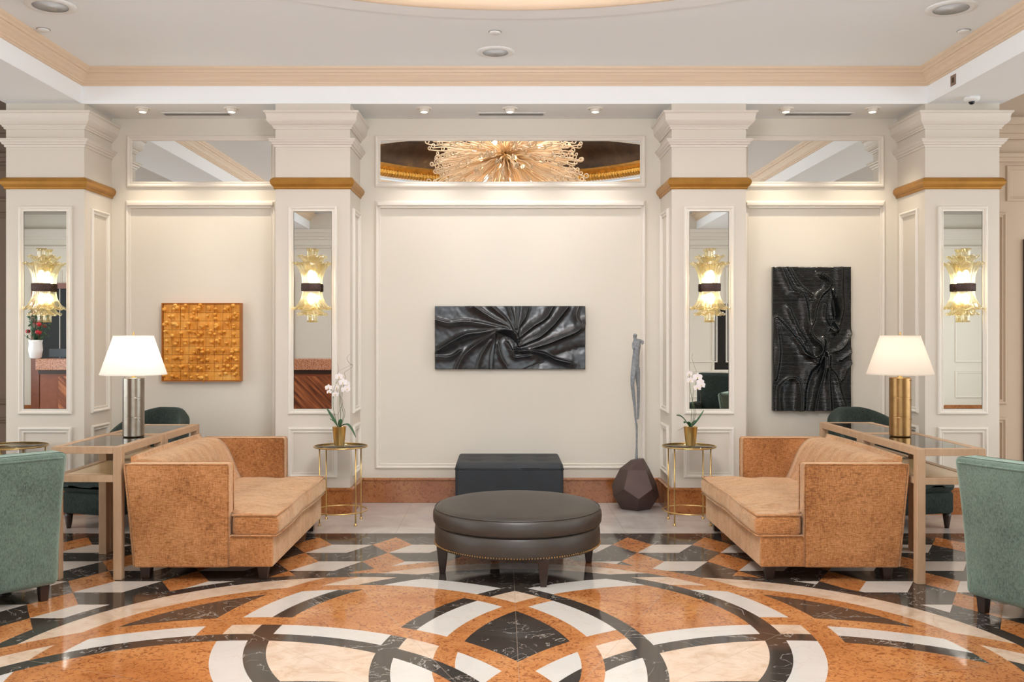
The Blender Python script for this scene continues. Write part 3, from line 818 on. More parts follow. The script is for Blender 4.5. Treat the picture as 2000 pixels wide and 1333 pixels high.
# yellow relief of blocks and drooping knobs
t = thing('block_relief', 'square yellow wall relief of blocks with drooping knobs', 'wall art', (-2.672, YW, 1.087))
b = nbm(); a0 = .352
box(b, -a0 + .006, a0 - .006, -.05, -.001, .006, .694)
flat('backing_panel', b, plain('ochre_paint', (150, 92, 30), .5), t)
b = nbm(); ringmould(b, -a0, a0, 0, .70, [(0, 0), (0, .075), (.008, .075), (.010, .05)], lambda a, bb, h: Vector((a, -h, bb))); flat('frame', b, plain('dark_ochre_paint', (176, 108, 40), .5), t)
b = nbm(); cs = .0755
for i in range(9):
    for j in range(9):
        x0 = -.3398 + i * cs; z0 = .0102 + j * cs; dz = random.uniform(-.004, .004); tl = random.uniform(-.05, .05)
        box(b, x0 + .001, x0 + cs - .001, -.058 + dz * .5, -.045, z0 + .001, z0 + cs - .001, .002, 1, fn=lambda c, tl=tl, z0=z0: (c.x, c.y + tl * (c.z - z0 - .037), c.z))
        for k in range(random.choice((1, 1, 2, 2, 3))):
            kx = x0 + random.uniform(.012, cs - .012); kz = z0 + random.uniform(.02, cs - .006); L = random.uniform(.018, .05)
            rr = random.uniform(.009, .0135); dx = random.uniform(-.012, .012)
            pts = [(kx + dx, -.056, kz - L), (kx + dx * .5, -.064, kz - L * .5), (kx, -.080, kz - .01), (kx, -.098, kz)]
            tube(b, spline(pts, 3), [rr * (.25 + .75 * q / 9) for q in range(10)], 7)
            ball(b, (kx, -.100, kz), rr * 1.3, (1.25, 1, .9), 8)
obj('relief_blocks', b, M['yellow'], t, wn=True)
bpy.data.objects  # keep

# ---------------------------------------------------------------- sofas
def make_sofa():
    t = thing('sofa', '', 'sofa')
    hy = .785
    b = nbm(); box(b, .03, .872, -hy + .008, hy - .008, .085, .275, .012, 3, 2); obj('base', b, M['sofa'], t, wn=True)
    def armfn(c):
        x, y, z = c
        u = max(0, (z - .085) / .63)
        if x < .3: x -= .058 * u
        return (x, y, z)
    for s_ in (-1, 1):
        b = nbm(); y0, y1 = (hy - .105, hy) if s_ > 0 else (-hy, -hy + .105)
        box(b, .028, .605, y0, y1, .083, .715, .014, 3, 3, armfn)
        a = obj('arm', b, M['sofa'], t, wn=True)
        b = nbm()
        yy = y1 - .001 if s_ > 0 else y0 + .001
        tube(b, [(.605, yy, .09), (.605, yy, .70), (.598, yy, .713), (-.026, yy, .713), (-.03, yy, .70), (.028, yy, .09)], .0045, 6)
        yi = y0 + .001 if s_ > 0 else y1 - .001
        tube(b, [(.605, yi, .42), (.605, yi, .70), (.598, yi, .713), (.06, yi, .713)], .0045, 6)
        obj('piping', b, M['sofa'], a)
    # backrest: swept section between the arms
    prof = [(.03, .085), (-.028, .70), (-.02, .716), (.03, .722), (.085, .718), (.125, .70), (.17, .655), (.215, .57), (.255, .47), (.30, .38), (.33, .33), (.33, .275), (.30, .27), (.30, .085)]
    prof = [(p.x, p.y) for p in spline([(a, c, 0) for a, c in prof], 3)]
    b = nbm(); N = 12; rings = []
    for k in range(N + 1):
        y = -hy + .10 + (2 * hy - .20) * k / N; bow = .012 * math.sin(PI * k / N)
        rings.append([b.verts.new((x + (bow if x > .1 else 0), y, z + (bow * .6 if z > .68 else 0))) for x, z in prof])
    for p_, q_ in zip(rings, rings[1:]):
        for i in range(len(prof)): b.faces.new((p_[i], p_[(i + 1) % len(prof)], q_[(i + 1) % len(prof)], q_[i]))
    b.faces.new(rings[0]); b.faces.new(rings[-1][::-1])
    obj('backrest', b, M['sofa'], t)
    # T-shaped seat cushion
    out = [(.27, -hy + .11), (.608, -hy + .11), (.625, -hy + .0), (.90, -hy - .004), (.905, -hy * .5), (.888, 0), (.905, hy * .5), (.90, hy + .004), (.625, hy - .0), (.608, hy - .11), (.27, hy - .11)]
    b = nbm()
    bot = [b.verts.new((x, y, .272)) for x, y in out]; top = [b.verts.new((x, y, .405)) for x, y in out]
    b.faces.new(bot[::-1]); tf = b.faces.new(top)
    for i in range(len(out)): b.faces.new((bot[i], bot[(i + 1) % len(out)], top[(i + 1) % len(out)], top[i]))
    bmesh.ops.bevel(b, geom=[e for e in b.edges if abs(e.verts[0].co.z - e.verts[1].co.z) < 1e-6 or True], offset=.030, segments=4, profile=.5, affect='EDGES')
    bmesh.ops.triangulate(b, faces=[f for f in b.faces if len(f.verts) > 4])
    for _ in range(4):
        es = [e for e in b.edges if e.calc_length() > .07]
        if es: bmesh.ops.subdivide_edges(b, edges=es, cuts=1); bmesh.ops.triangulate(b, faces=[f for f in b.faces if len(f.verts) > 4])
    for v_ in b.verts:
        x, y, z = v_.co
        if z > .395:
            e = min(1, max(0, (.88 - x) / .25), 1) * min(1, (hy - abs(y)) / .3 + .1)
            z += .026 * e + .010 * noise.noise(Vector((x * 9, y * 3.5, 1.7))) + .003 * math.sin(x * 40 + 6 * noise.noise(Vector((x * 3, y * 4, 0)))) * e
        elif .30 < z < .38 and x > .85: x += .008
        v_.co = (x, y, z)
    sc = obj('seat_cushion', b, M['sofa'], t)
    b = nbm()
    for zz in (.402, .279):
        o2 = [(x - (.004 if x > .8 else 0), y, zz) for x, y in out[1:-1]]
        tube(b, o2, .0055, 6)
    obj('piping', b, M['sofa'], sc)
    for x, y in ((.80, -hy + .075), (.80, hy - .075), (.08, -hy + .075), (.08, hy - .075)):
        b = nbm(); box(b, x - .035, x + .035, y - .035, y + .035, 0, .087, .003, 1, 0, lambda c, x=x, y=y: (x + (c.x - x) * (.65 + .35 * c.z / .087), y + (c.y - y) * (.65 + .35 * c.z / .087), c.z))
        flat('leg', b, M['darkwood'], t)
    return t
sofa = make_sofa()
sofa.location = (-2.266, 6.545, 0); sofa['label'] = 'orange velvet sofa on the left, backed by the white-shaded lamp table'; sofa['group'] = 'orange velvet sofas'
s2 = copy_tree(sofa); s2.location = (2.447, 6.545, 0); s2.rotation_euler = (0, 0, PI); s2['label'] = 'orange velvet sofa on the right, beside the tall black relief'

# ---------------------------------------------------------------- console tables
def console(x0, x1, y0, y1, label):
    cx, cy = (x0 + x1) / 2, (y0 + y1) / 2; hx, hyy = (x1 - x0) / 2, (y1 - y0) / 2; w = .052; H_ = .817
    t = thing('console_table', label, 'table', (cx, cy, 0), 0, 'pale oak console tables behind the sofas')
    for sx in (-1, 1):
        for sy in (-1, 1):
            a, c = (sx * hx, sx * (hx - w)), (sy * hyy, sy * (hyy - w))
            b = nbm(); box(b, min(a), max(a), min(c), max(c), 0, H_, .003); flat('leg', b, M['oak'], t)
    b = nbm()
    for sy in (-1, 1): box(b, -hx + w, hx - w, min(sy * hyy, sy * (hyy - w)), max(sy * hyy, sy * (hyy - w)), H_ - .044, H_ - .001, .002)
    for sx in (-1, 1): box(b, min(sx * hx, sx * (hx - w)), max(sx * hx, sx * (hx - w)), -hyy + w, hyy - w, H_ - .044, H_ - .001, .002)
    flat('top_frame', b, M['oak'], t)
    b = nbm(); box(b, -hx + w - .006, hx - w + .006, -hyy + w - .006, hyy - w + .006, H_ - .012, H_ - .003); flat('glass_top', b, M['glass'], t)
    b = nbm(); z1 = .642
    for sy in (-1, 1): box(b, -hx + w, hx - w, min(sy * hyy, sy * (hyy - w)), max(sy * hyy, sy * (hyy - w)), z1 - .042, z1 - .001, .002)
    for sx in (-1, 1): box(b, min(sx * hx, sx * (hx - w)), max(sx * hx, sx * (hx - w)), -hyy + w, hyy - w, z1 - .042, z1 - .001, .002)
    flat('shelf_frame', b, M['oak'], t)
    b = nbm(); box(b, -hx + w, hx - w, -hyy + w, hyy - w, z1 - .022, z1 - .004); flat('shelf', b, M['oakshelf'], t)
console(-2.755, -2.325, 5.79, 6.525, 'pale oak glass-topped console behind the left sofa, its nearer half')
console(-2.750, -2.320, 6.535, 7.27, 'pale oak glass-topped console behind the left sofa, its farther half')
console(2.495, 2.91, 5.69, 6.60, 'pale oak glass-topped console behind the right sofa, its nearer half')
console(2.495, 2.91, 6.61, 7.44, 'pale oak glass-topped console behind the right sofa, its farther half')

# ---------------------------------------------------------------- table lamps
def lamp_obj(loc, bm_, sm, label, warm, power, k=1.0):
    t = thing('table_lamp', label, 'lamp', loc, 0, 'table lamps on the consoles')
    b = nbm()
    prof = [(.066, 0), (.070, .004), (.070, .006), (.070, .129), (.070, .1305), (.0688, .132), (.070, .1335), (.070, .135), (.070, .261), (.070, .2625), (.0688, .264), (.070, .2655), (.070, .267), (.070, .390), (.070, .392), (.066, .396), (.01, .394)]
    lathe(b, prof, 48); base = obj('base', b, bm_, t, wn=False)
    for zz in (.118, .250, .378):
        for a in (R(-52), R(-32)):
            b = nbm(); ball(b, (.071 * math.cos(a), .071 * math.sin(a), zz), .004, seg=8); obj('rivet', b, bm_, base)
    b = nbm(); lathe(b, [(.022, .395), (.012, .402), (.010, .44), (.010, .47)], 20); tube(b, [(0, 0, .44), (0, 0, .694)], .003, 6); obj('neck', b, M['brass'], t)
    b = nbm(); lathe(b, [(.0125, .46), (.02, .50), (.026, .54), (.02, .575), (.004, .59)], 20); obj('bulb', b, M['bulb_soft'], t)
    b = nbm(); lathe(b, [(.215, .418), (.215, .422), (.129, .676), (.129, .680)], 72, cap=False); sh = obj('lamp_shade', b, sm, t)
    b = nbm(); lathe(b, [(.216, .416), (.2165, .424), (.2135, .424)], 72, cap=False); obj('shade_trim', b, sm, sh); b = nbm(); lathe(b, [(.130, .672), (.1305, .681), (.127, .681)], 72, cap=False); obj('shade_trim', b, sm, sh)
    b = nbm()
    for a in (0, 2.1, 4.2): tube(b, [(0, 0, .672), (.128 * math.cos(a), .128 * math.sin(a), .672)], .0018, 5)
    obj('spider', b, M['brass'], sh)
    b = nbm(); lathe(b, [(.003, .68), (.006, .69), (.006, .70), (.002, .706)], 12); obj('finial', b, M['brass'], t)
    lamp('lamp_glow', 'POINT', (loc[0], loc[1], loc[2] + .545), power, warm, shadow_soft_size=.04)
lamp_obj((-2.488, 6.40, .817), M['pewter'], M['shade'], 'brushed metal cylinder lamp with bright white shade, on the left console', (1, .93, .84), 4.5)
lamp_obj((2.700, 6.42, .817), M['brass_dull'], M['shade2'], 'antique brass cylinder lamp with cream shade, on the right console', (1, .90, .80), 2.6)

# ---------------------------------------------------------------- round gold side tables
def side_table(x, y, label, r=.215):
    t = thing('side_table', label, 'side table', (x, y, 0), 0, 'round brass and glass side tables')
    b = nbm(); lathe(b, [(r - .005, .604), (r, .606), (r, .614), (r - .004, .6155), (r - .006, .608)], 64, cap=False)
    obj('top_rim', b, M['brass'], t)
    b = nbm(); lathe(b, [(r - .006, .607), (r - .006, .613)], 64); obj('glass_top', b, M['glass'], t)
    lr = r - .014
    for k in range(4):
        a = R(45 + 90 * k); px_, py_ = lr * math.cos(a), lr * math.sin(a)
        b = nbm(); tube(b, [(px_, py_, .006), (px_, py_, .606)], .0058, 10); lathe(b, [(.012, 0), (.013, .004), (.008, .010), (.006, .02)], 14, (px_, py_, 0)); obj('leg', b, M['brass'], t)
    b = nbm(); lathe(b, [(r - .006 + .005 * math.cos(q), .10 + .005 * math.sin(q)) for q in [2 * PI * j / 8 for j in range(9)]], 64, cap=False); sh = obj('lower_ring', b, M['brass'], t)
side_table(-1.290, 7.585, 'round brass and glass table by the left sofa, holding an orchid')
side_table(1.500, 7.585, 'round brass and glass table by the right sofa, holding an orchid')
side_table(-3.93, 7.60, 'round glass table at the far left behind the green armchair', .27)

# ---------------------------------------------------------------- orchids
def leafmesh(base, tip, w, sag, up=Vector((0, 0, 1)), n=10, th=.0022):
    b = nbm(); base, tip = Vector(base), Vector(tip); d = tip - base; side = d.cross(up).normalized()
    rows = []
    for i in range(n + 1):
        u = i / n; c = base + d * u + up * sag * math.sin(PI * u)
        ww = w * math.sin(PI * (u * .93 + .035)) ** .6
        row = []
        for q in (-1, -.5, 0, .5, 1):
            row.append(c + side * ww * q * .5 + up * (abs(q) * .14 * ww))
        rows.append(row)
    nrm = []
    tv = [[b.verts.new(p) for p in r_] for r_ in rows]; bv = [[b.verts.new(p - up * th) for p in r_] for r_ in rows]
    for i in range(n):
        for k in range(4):
            b.faces.new((tv[i][k], tv[i][k + 1], tv[i + 1][k + 1], tv[i + 1][k])); b.faces.new((bv[i][k], bv[i + 1][k], bv[i + 1][k + 1], bv[i][k + 1]))
    for i in range(n):
        for k in (0, 4): b.faces.new((tv[i][k], tv[i + 1][k], bv[i + 1][k], bv[i][k]))
    for i in (0, n):
        for k in range(4): b.faces.new((tv[i][k], tv[i][k + 1], bv[i][k + 1], bv[i][k]))
    return b
def flower(b, c, sz, yaw, pitch):
    rot = Matrix.Rotation(yaw, 3, 'Z') @ Matrix.Rotation(pitch, 3, 'X')
    for ang, l, w in ((90, 1, .62), (205, .95, .6), (335, .95, .6), (20, 1.0, 1.0), (160, 1.0, 1.0)):
        a = R(ang); dirv = Vector((math.cos(a), 0, math.sin(a))); sd = Vector((-math.sin(a), 0, math.cos(a)))
        rows = []
        for i in range(6):
            u = i / 5; ww = w * sz * .5 * math.sin(PI * (u * .82 + .1)) ** .8
            rows.append([b.verts.new(Vector(c) + rot @ (dirv * sz * l * u + sd * ww * q + Vector((0, -.25 * sz * u * u * (1 - .6 * abs(q)) - .002, 0)))) for q in (-1, -.4, .4, 1)])
        for p_, q_ in zip(rows, rows[1:]):
            for k in range(3): b.faces.new((p_[k], p_[k + 1], q_[k + 1], q_[k]))
def orchid(x, y, label, leaves, flowers, stems, twigs):
    t = thing('potted_orchid', label, 'orchid', (x, y, .615), 0, 'white orchids in brass pots')
    b = nbm(); lathe(b, [(.036, .002), (.040, .004), (.056, .150), (.058, .152), (.053, .152), (.050, .13), (.006, .13)], 40); pot = obj('pot', b, M['brass'], t)
    b = nbm(); lathe(b, [(.050, .12), (.050, .142), (.03, .150), (.004, .152)], 24); obj('moss', b, M['moss'], t)
    for bs, tp, w, sg in leaves: obj('leaf', leafmesh(bs, tp, w, sg), M['leaf'], t)
    for pts in stems:
        b = nbm(); sp = spline(pts, 8); tube(b, sp, [.0024 - .001 * i / len(sp) for i in range(len(sp))], 6); obj('stem', b, M['gstem'], t)
    for pts in twigs:
        b = nbm(); sp = spline(pts, 8); tube(b, sp, [.0016 - .001 * i / len(sp) for i in range(len(sp))], 5); obj('twig', b, M['stem'], t)
    for c, sz, yw, pt in flowers:
        b = nbm(); flower(b, c, sz, yw, pt); f = obj('flower', b, M['petal'], t)
        b = nbm(); ball(b, Vector(c) + Vector((0, -.006, -.004)), .0045, (1, 1, 1.2), 8); obj('flower_lip', b, M['petal_c'], f)
# offsets are (photo px - pot centre) / 243 px per metre; pot rim at z .152
q = 1 / 243.0
def pq(dx, dy, dep=0): return (dx * q, dep, .004 + (874 - dy) * q)
orchid(-1.300, 7.575, 'white orchid in a brass pot on the left side table', 
       [((-.01, 0, .15), pq(-25, 803, .02), .055, .0), ((-.01, -.01, .15), pq(-17, 822, -.03), .045, .01), ((.01, .0, .15), pq(33, 858, -.02), .060, .055), ((.0, .01, .15), pq(2, 824, .03), .04, 0)],
       [(pq(-20, 762, -.02), .030, .3, .1), (pq(-19, 770, -.02), .022, .5, .2), (pq(0, 741), .034, 0, .1), (pq(8, 752, -.02), .036, .4, 0), (pq(15, 756, .01), .036, -.4, .1), (pq(12, 766, -.02), .034, .2, .1), (pq(-5, 762), .030, -.5, 0), (pq(-7, 775, -.01), .028, .3, .2), (pq(17, 764, -.03), .030, -.2, .1)],
       [[(-.008, 0, .14), pq(-9, 815), pq(-12, 790), pq(-10, 765), pq(-1, 744)], [(0, 0, .14), pq(3, 812), pq(0, 785), pq(3, 760), pq(10, 752)], [(.006, 0, .14), pq(8, 815), pq(3, 790), pq(5, 765), pq(14, 755)], [pq(-11, 782), pq(-14, 768), pq(-19, 758)]],
       [[(.008, 0, .14), pq(11, 812), pq(5, 790), pq(8, 760), pq(12, 742), pq(10, 733), pq(18, 727), pq(26, 721), pq(25, 717), pq(14, 722), pq(2, 728)], [pq(25, 719), pq(18, 712), pq(15, 704), pq(20, 697)], [(.01, 0, .14), pq(-2, 815), pq(7, 790), pq(-4, 770), pq(-6, 745), pq(-1, 728), pq(-4, 715)]])
orchid(1.510, 7.575, 'white orchid in a brass pot on the right side table', 
       [((-.01, 0, .15), pq(-27, 816, .01), .075, .025), ((-.005, -.01, .15), pq(-14, 830, -.04), .06, .02), ((.01, .0, .15), pq(27, 806, .02), .035, -.01), ((.0, .01, .15), pq(12, 826, .03), .04, 0)],
       [(pq(-3, 735, -.01), .028, .3, .2), (pq(-1, 748), .032, .2, .1), (pq(13, 742, -.01), .040, -.2, .1), (pq(18, 752), .036, .3, .1), (pq(12, 762, -.02), .034, .1, .2), (pq(20, 757, -.02), .034, -.4, .1)],
       [[(0, 0, .14), pq(2, 812), pq(4, 785), pq(6, 765), pq(14, 745)], [(.004, 0, .14), pq(7, 812), pq(4, 790), pq(0, 768), pq(-3, 740)]],
       [[(.006, 0, .14), pq(10, 812), pq(6, 790), pq(18, 795), pq(19, 775), pq(10, 755), pq(14, 740), pq(8, 722), pq(3, 706), pq(4, 695)], [(-.01, 0, .14), pq(-12, 838, -.02), pq(-22, 843, -.03), pq(-28, 844, -.05)]])

# ---------------------------------------------------------------- round leather ottoman
t = thing('round_ottoman', 'large round dark brown leather ottoman with brass nailheads', 'ottoman', (.100, 6.11, 0))
b = nbm(); lathe(b, [(.515, .296), (.530, .300), (.540, .315), (.543, .345), (.541, .372), (.530, .396), (.508, .412), (.47, .422), (.36, .432), (.2, .437), (.01, .438)], 128); cu = obj('cushion', b, M['leather'], t)
b = nbm(); lathe(b, [(.515 + .005 * math.cos(a), .296 + .016 + .005 * math.sin(a)) for a in [2 * PI * j / 8 for j in range(9)]], 96, cap=False)
lathe(b, [(.529 + .0045 * math.cos(a), .399 + .0045 * math.sin(a)) for a in [2 * PI * j / 8 for j in range(9)]], 96, cap=False)
obj('piping', b, M['leather'], cu)
b = nbm(); lathe(b, [(.48, .165), (.523, .166), (.530, .185), (.532, .24), (.528, .285), (.515, .297)], 128); obj('upholstered_base', b, M['leather'], t)
b = nbm()
for k in range(190):
    a = 2 * PI * k / 190; ball(b, (.531 * math.cos(a), .531 * math.sin(a), .178), .0055, (1, 1, 1), 6)
tagp(obj('nailhead_trim', b, M['brass_dull'], t), kind='stuff')
for (lx, ly) in ((-.473, -.142), (.148, -.466), (.473, .142), (-.148, .466)):
    b = nbm(); box(b, lx - .036, lx + .036, ly - .036, ly + .036, 0, .175, .004, 1, 0, lambda c, lx=lx, ly=ly: (lx + (c.x - lx) * (.5 + .5 * c.z / .175), ly + (c.y - ly) * (.5 + .5 * c.z / .175), c.z))
    flat('leg', b, M['darkwood'], t)

# ---------------------------------------------------------------- tufted bench against the wall
t = thing('upholstered_bench', 'black leather box bench against the far wall behind the ottoman', 'bench', (.062, 8.07, 0))
b = nbm(); box(b, -.443, .443, -.333, .333, .03, .440, .030, 5, 13)
for v_ in b.verts:
    x, y, z = v_.co
    if z > .425:
        dd = min(math.hypot(x - cx, y - cy) for cx in (-.28, 0, .28) for cy in (-.11, .13))
        v_.co.z += .012 - .02 * math.exp(-(dd / .06) ** 2)
body = obj('upholstered_body', b, M['black_leather'], t)
b = nbm(); tube(b, [(-.444, -.334, .402), (.444, -.334, .402), (.444, .334, .402), (-.444, .334, .402), (-.444, -.334, .402)], .004, 6); obj('seam_piping', b, M['black_leather'], body)
for cx in (-.28, 0, .28):
    for cy in (-.11, .13):
        b = nbm(); ball(b, (cx, cy, .434), .010, (1, 1, .5), 10); obj('tufting_button', b, M['black_leather'], body)
for x in (-.39, .39):
    for y in (-.28, .28):
        b = nbm(); box(b, x - .02, x + .02, y - .02, y + .02, 0, .05); flat('leg', b, M['darkwood'], t)

# ---------------------------------------------------------------- figure sculpture on its faceted plinth
t = thing('figure_sculpture', 'slender grey standing figure sculpture on a brown faceted base', 'sculpture', (1.155, 8.19, 0))
b = nbm()
def ringp(r, z, off): return [Vector((r * math.sin(R(72 * k + off)), -r * math.cos(R(72 * k + off)), z)) for k in range(5)]
bo = ringp(.130, 0, 0); lo = ringp(.208, .115, 0); up_ = ringp(.208, .195, 36); to = ringp(.132, .345, 36); ca = ringp(.058, .425, 36)
ca = [p + Vector((.018, 0, .14 * (p.x + .01))) for p in ca]
V5 = {k: [b.verts.new(p) for p in L] for k, L in (('bo', bo), ('lo', lo), ('up', up_), ('to', to), ('ca', ca))}
b.faces.new(V5['bo'][::-1]); b.faces.new(V5['ca'])
for k in range(5):
    k1 = (k + 1) % 5
    b.faces.new((V5['bo'][k], V5['bo'][k1], V5['lo'][k1], V5['up'][k], V5['lo'][k]))
    b.faces.new((V5['lo'][k1], V5['up'][k1], V5['to'][k1], V5['to'][k], V5['up'][k]))
    b.faces.new((V5['to'][k], V5['to'][k1], V5['ca'][k1], V5['ca'][k]))
bmesh.ops.bevel(b, geom=list(b.edges), offset=.0025, segments=1, affect='EDGES')
flat('faceted_base', b, M['rust'], t)
def fp(px_, py_, off=(1180, 640), s_=7.408): return ((off[0] + px_ / s_ - 1241) / 225.9, (655 - (off[1] + py_ / s_)) / 225.9 + 1.5)
nodes = [('pelvis', 465, 470, .034), ('waist', 462, 375, .027), ('chest', 478, 270, .034), ('chest2', 470, 215, .030), ('neck', 450, 168, .011), ('head0', 444, 138, .016), ('head1', 446, 108, .019), ('head2', 450, 92, .012),
         ('sR', 515, 195, .017), ('aR', 560, 205, .012), ('aR2', 535, 240, .010), ('sL', 432, 205, .016), ('aL', 420, 250, .013), ('aL2', 425, 320, .011),
         ('lh', 440, 560, .026), ('lt', 412, 700, .021), ('lk', 402, 830, .016), ('lc', 425, 1000, .0145), ('la', 448, 1200, .010), ('lf', 457, 1333, .0085),
         ('rh', 485, 570, .022), ('rt', 488, 740, .019), ('rk', 496, 880, .013), ('rc', 497, 1080, .012), ('ra', 492, 1240, .010), ('rf', 488, 1333, .0085)]
edges = ['pelvis-waist', 'waist-chest', 'chest-chest2', 'chest2-neck', 'neck-head0', 'head0-head1', 'head1-head2', 'chest2-sR', 'sR-aR', 'aR-aR2', 'chest2-sL', 'sL-aL', 'aL-aL2', 'pelvis-lh', 'lh-lt', 'lt-lk', 'lk-lc', 'lc-la', 'la-lf', 'pelvis-rh', 'rh-rt', 'rt-rk', 'rk-rc', 'rc-ra', 'ra-rf']
dep = dict(lt=-.02, lk=-.03, lc=-.015, rt=.01, rk=-.005, aR=-.01, aR2=-.03, aL2=-.03, head1=-.006)
names = [n_[0] for n_ in nodes]
me = bpy.data.meshes.new('figure')
vs = [(fp(x, y)[0], dep.get(k, 0), fp(x, y)[1]) for k, x, y, r in nodes]
z = fp(425, 150, (1180, 810), 6.667); z2 = fp(424, 400, (1180, 810), 6.667); z3 = fp(422, 560, (1180, 810), 6.667)
i0 = len(vs); vs += [(z[0], 0, z[1]), (z2[0], 0, z2[1]), (z3[0], 0, .418)]
E = [tuple(names.index(q_) for q_ in e.split('-')) for e in edges] + [(names.index('lf'), i0), (i0, i0 + 1), (i0 + 1, i0 + 2)]
me.from_pydata(vs, E, [])
fo = bpy.data.objects.new('figure', me); COL.objects.link(fo); fo.parent = t; me.materials.append(M['stone'])
fo.modifiers.new('skin', 'SKIN'); 
rad = [n_[3] * 1.3 for n_ in nodes] + [.012, .010, .016]
for i, sv in enumerate(me.skin_vertices[0].data): sv.radius = (rad[i], rad[i] * .85); sv.use_root = (i == 0)
fo.modifiers['skin'].use_smooth_shade = True
sd = fo.modifiers.new('sub', 'SUBSURF'); sd.levels = 2; sd.render_levels = 2

# ---------------------------------------------------------------- green armchairs
def club_chair():
    """origin at floor centre; faces local +Y; the back is at -Y"""
    t = thing('armchair', '', 'armchair')
    def backfn(c):
        x, y, z = c
        u = max(0, (z - .10) / .72)
        if y < -.2: y -= .075 * u ** 1.5
        x *= 1 + .055 * u ** 2
        y -= .025 * (1 - (x / .4) ** 2)
        return (x, y, z)
    b = nbm(); box(b, -.375, .375, -.40, -.215, .095, .845, .035, 4, 6, backfn); bk = obj('backrest', b, M['green'], t)
    b = nbm()
    pts = [backfn(Vector((x, -.400, .815))) for x in [-.345 + .69 * k / 16 for k in range(17)]]
    tube(b, [(p[0], p[1] - .001, p[2]) for p in pts], .005, 6)
    obj('piping', b, M['green'], bk)
    for s_ in (-1, 1):
        b = nbm(); x0, x1 = (.265, .375) if s_ > 0 else (-.375, -.265)
        box(b, x0, x1, -.26, .36, .095, .60, .035, 4, 4, lambda c: (c.x * (1 + .03 * c.z), c.y, c.z - .05 * max(0, c.y) * (c.z > .3))); obj('arm', b, M['green'], t)
    b = nbm(); box(b, -.27, .27, -.26, .345, .095, .30, .02, 3, 2); obj('base', b, M['green'], t)
    b = nbm(); box(b, -.262, .262, -.25, .38, .30, .44, .04, 4, 4); obj('seat_cushion', b, M['green'], t)
    for x in (-.31, .31):
        for y in (-.335, .30):
            b = nbm(); box(b, x - .028, x + .028, y - .028, y + .028, 0, .10, .003, 1, 0, lambda c, x=x, y=y: (x + (c.x - x) * (.75 + .25 * c.z / .1), y + (c.y - y) * (.75 + .25 * c.z / .1), c.z)); flat('leg', b, M['darkwood'], t)
    return t
ch = club_chair()
# left chair: right end of its back at (-2.52, 5.36), running towards (-.70, -.71)
ch.location = (-3.045, 5.365, 0); ch.rotation_euler = (0, 0, R(45)); ch['label'] = 'green velvet armchair at the left edge, seen from behind'; ch['group'] = 'green velvet armchairs'
c2 = copy_tree(ch); c2.location = (3.05, 5.02, 0); c2.rotation_euler = (0, 0, R(-60)); c2['label'] = 'green velvet armchair at the right edge, seen from behind'

def barrel_chair():
    t = thing('armchair', '', 'armchair')
    b = nbm(); N = 28; rings = []
    for k in range(N + 1):
        a = R(-205 + 230 * k / N); u = abs(k / N - .5) * 2
        hgt = .88 - .30 * max(0, (u - .12) / .88) ** 1.6
        ro, ri = .325, .24; fl = .035
        rings.append([b.verts.new((r_ * math.cos(a) * 1.0, r_ * math.sin(a) * 1.02, z_)) for r_, z_ in ((ro, .12), (ro + fl * .5, .5), (ro + fl, hgt - .03), (ro + fl - .02, hgt), (ri + fl + .02, hgt), (ri + fl, hgt - .03), (ri, .4), (ri, .12))])
    for p_, q_ in zip(rings, rings[1:]):
        for i in range(8): b.faces.new((p_[i], p_[(i + 1) % 8], q_[(i + 1) % 8], q_[i]))
    b.faces.new(rings[0]); b.faces.new(rings[-1][::-1])
    obj('barrel_back', b, M['green2'], t)
    b = nbm(); box(b, -.27, .27, -.22, .62, .12, .29, .025, 3, 1); obj('base', b, M['green2'], t)
    b = nbm(); box(b, -.265, .265, -.2, .65, .29, .44, .045, 4, 3); obj('seat_cushion', b, M['green2'], t)
    for x in (-.24, .24):
        for y in (-.22, .57):
            b = nbm(); lathe(b, [(.016, 0), (.022, .03), (.03, .09), (.032, .125)], 16, (x, y, 0)); obj('leg', b, M['darkwood'], t)
    return t
bc = barrel_chair(); bc.location = (-2.96, 7.83, 0); bc.rotation_euler = (0, 0, R(162)); bc['label'] = 'shaded green barrel armchair beyond the left console'; bc['group'] = 'shaded green barrel armchairs'
b2 = copy_tree(bc); b2.location = (3.08, 7.85, 0); b2.rotation_euler = (0, 0, R(195)); b2['label'] = 'shaded green barrel armchair beyond the right console'
# a tall green chair across the room, seen in the mirror of the inner right pillar
t = thing('wing_chair', 'tall green chair reflected in the pillar mirror behind the right orchid', 'armchair', (2.75, 3.6, 0), R(35))
b = nbm(); box(b, -.35, .35, -.34, -.22, .12, 1.0, .05, 4, 3); obj('backrest', b, M['green2'], t)
b = nbm(); box(b, -.34, .34, -.25, .33, .12, .44, .04, 4, 2); obj('seat', b, M['green2'], t)
for s_ in (-1, 1):
    b = nbm(); box(b, min(s_ * .26, s_ * .36), max(s_ * .26, s_ * .36), -.25, .3, .12, .62, .035, 4, 2); obj('arm', b, M['green2'], t)
    for y in (-.28, .27):
        b = nbm(); box(b, s_ * .3 - .022, s_ * .3 + .022, y - .022, y + .022, 0, .125); flat('leg', b, M['darkwood'], t)

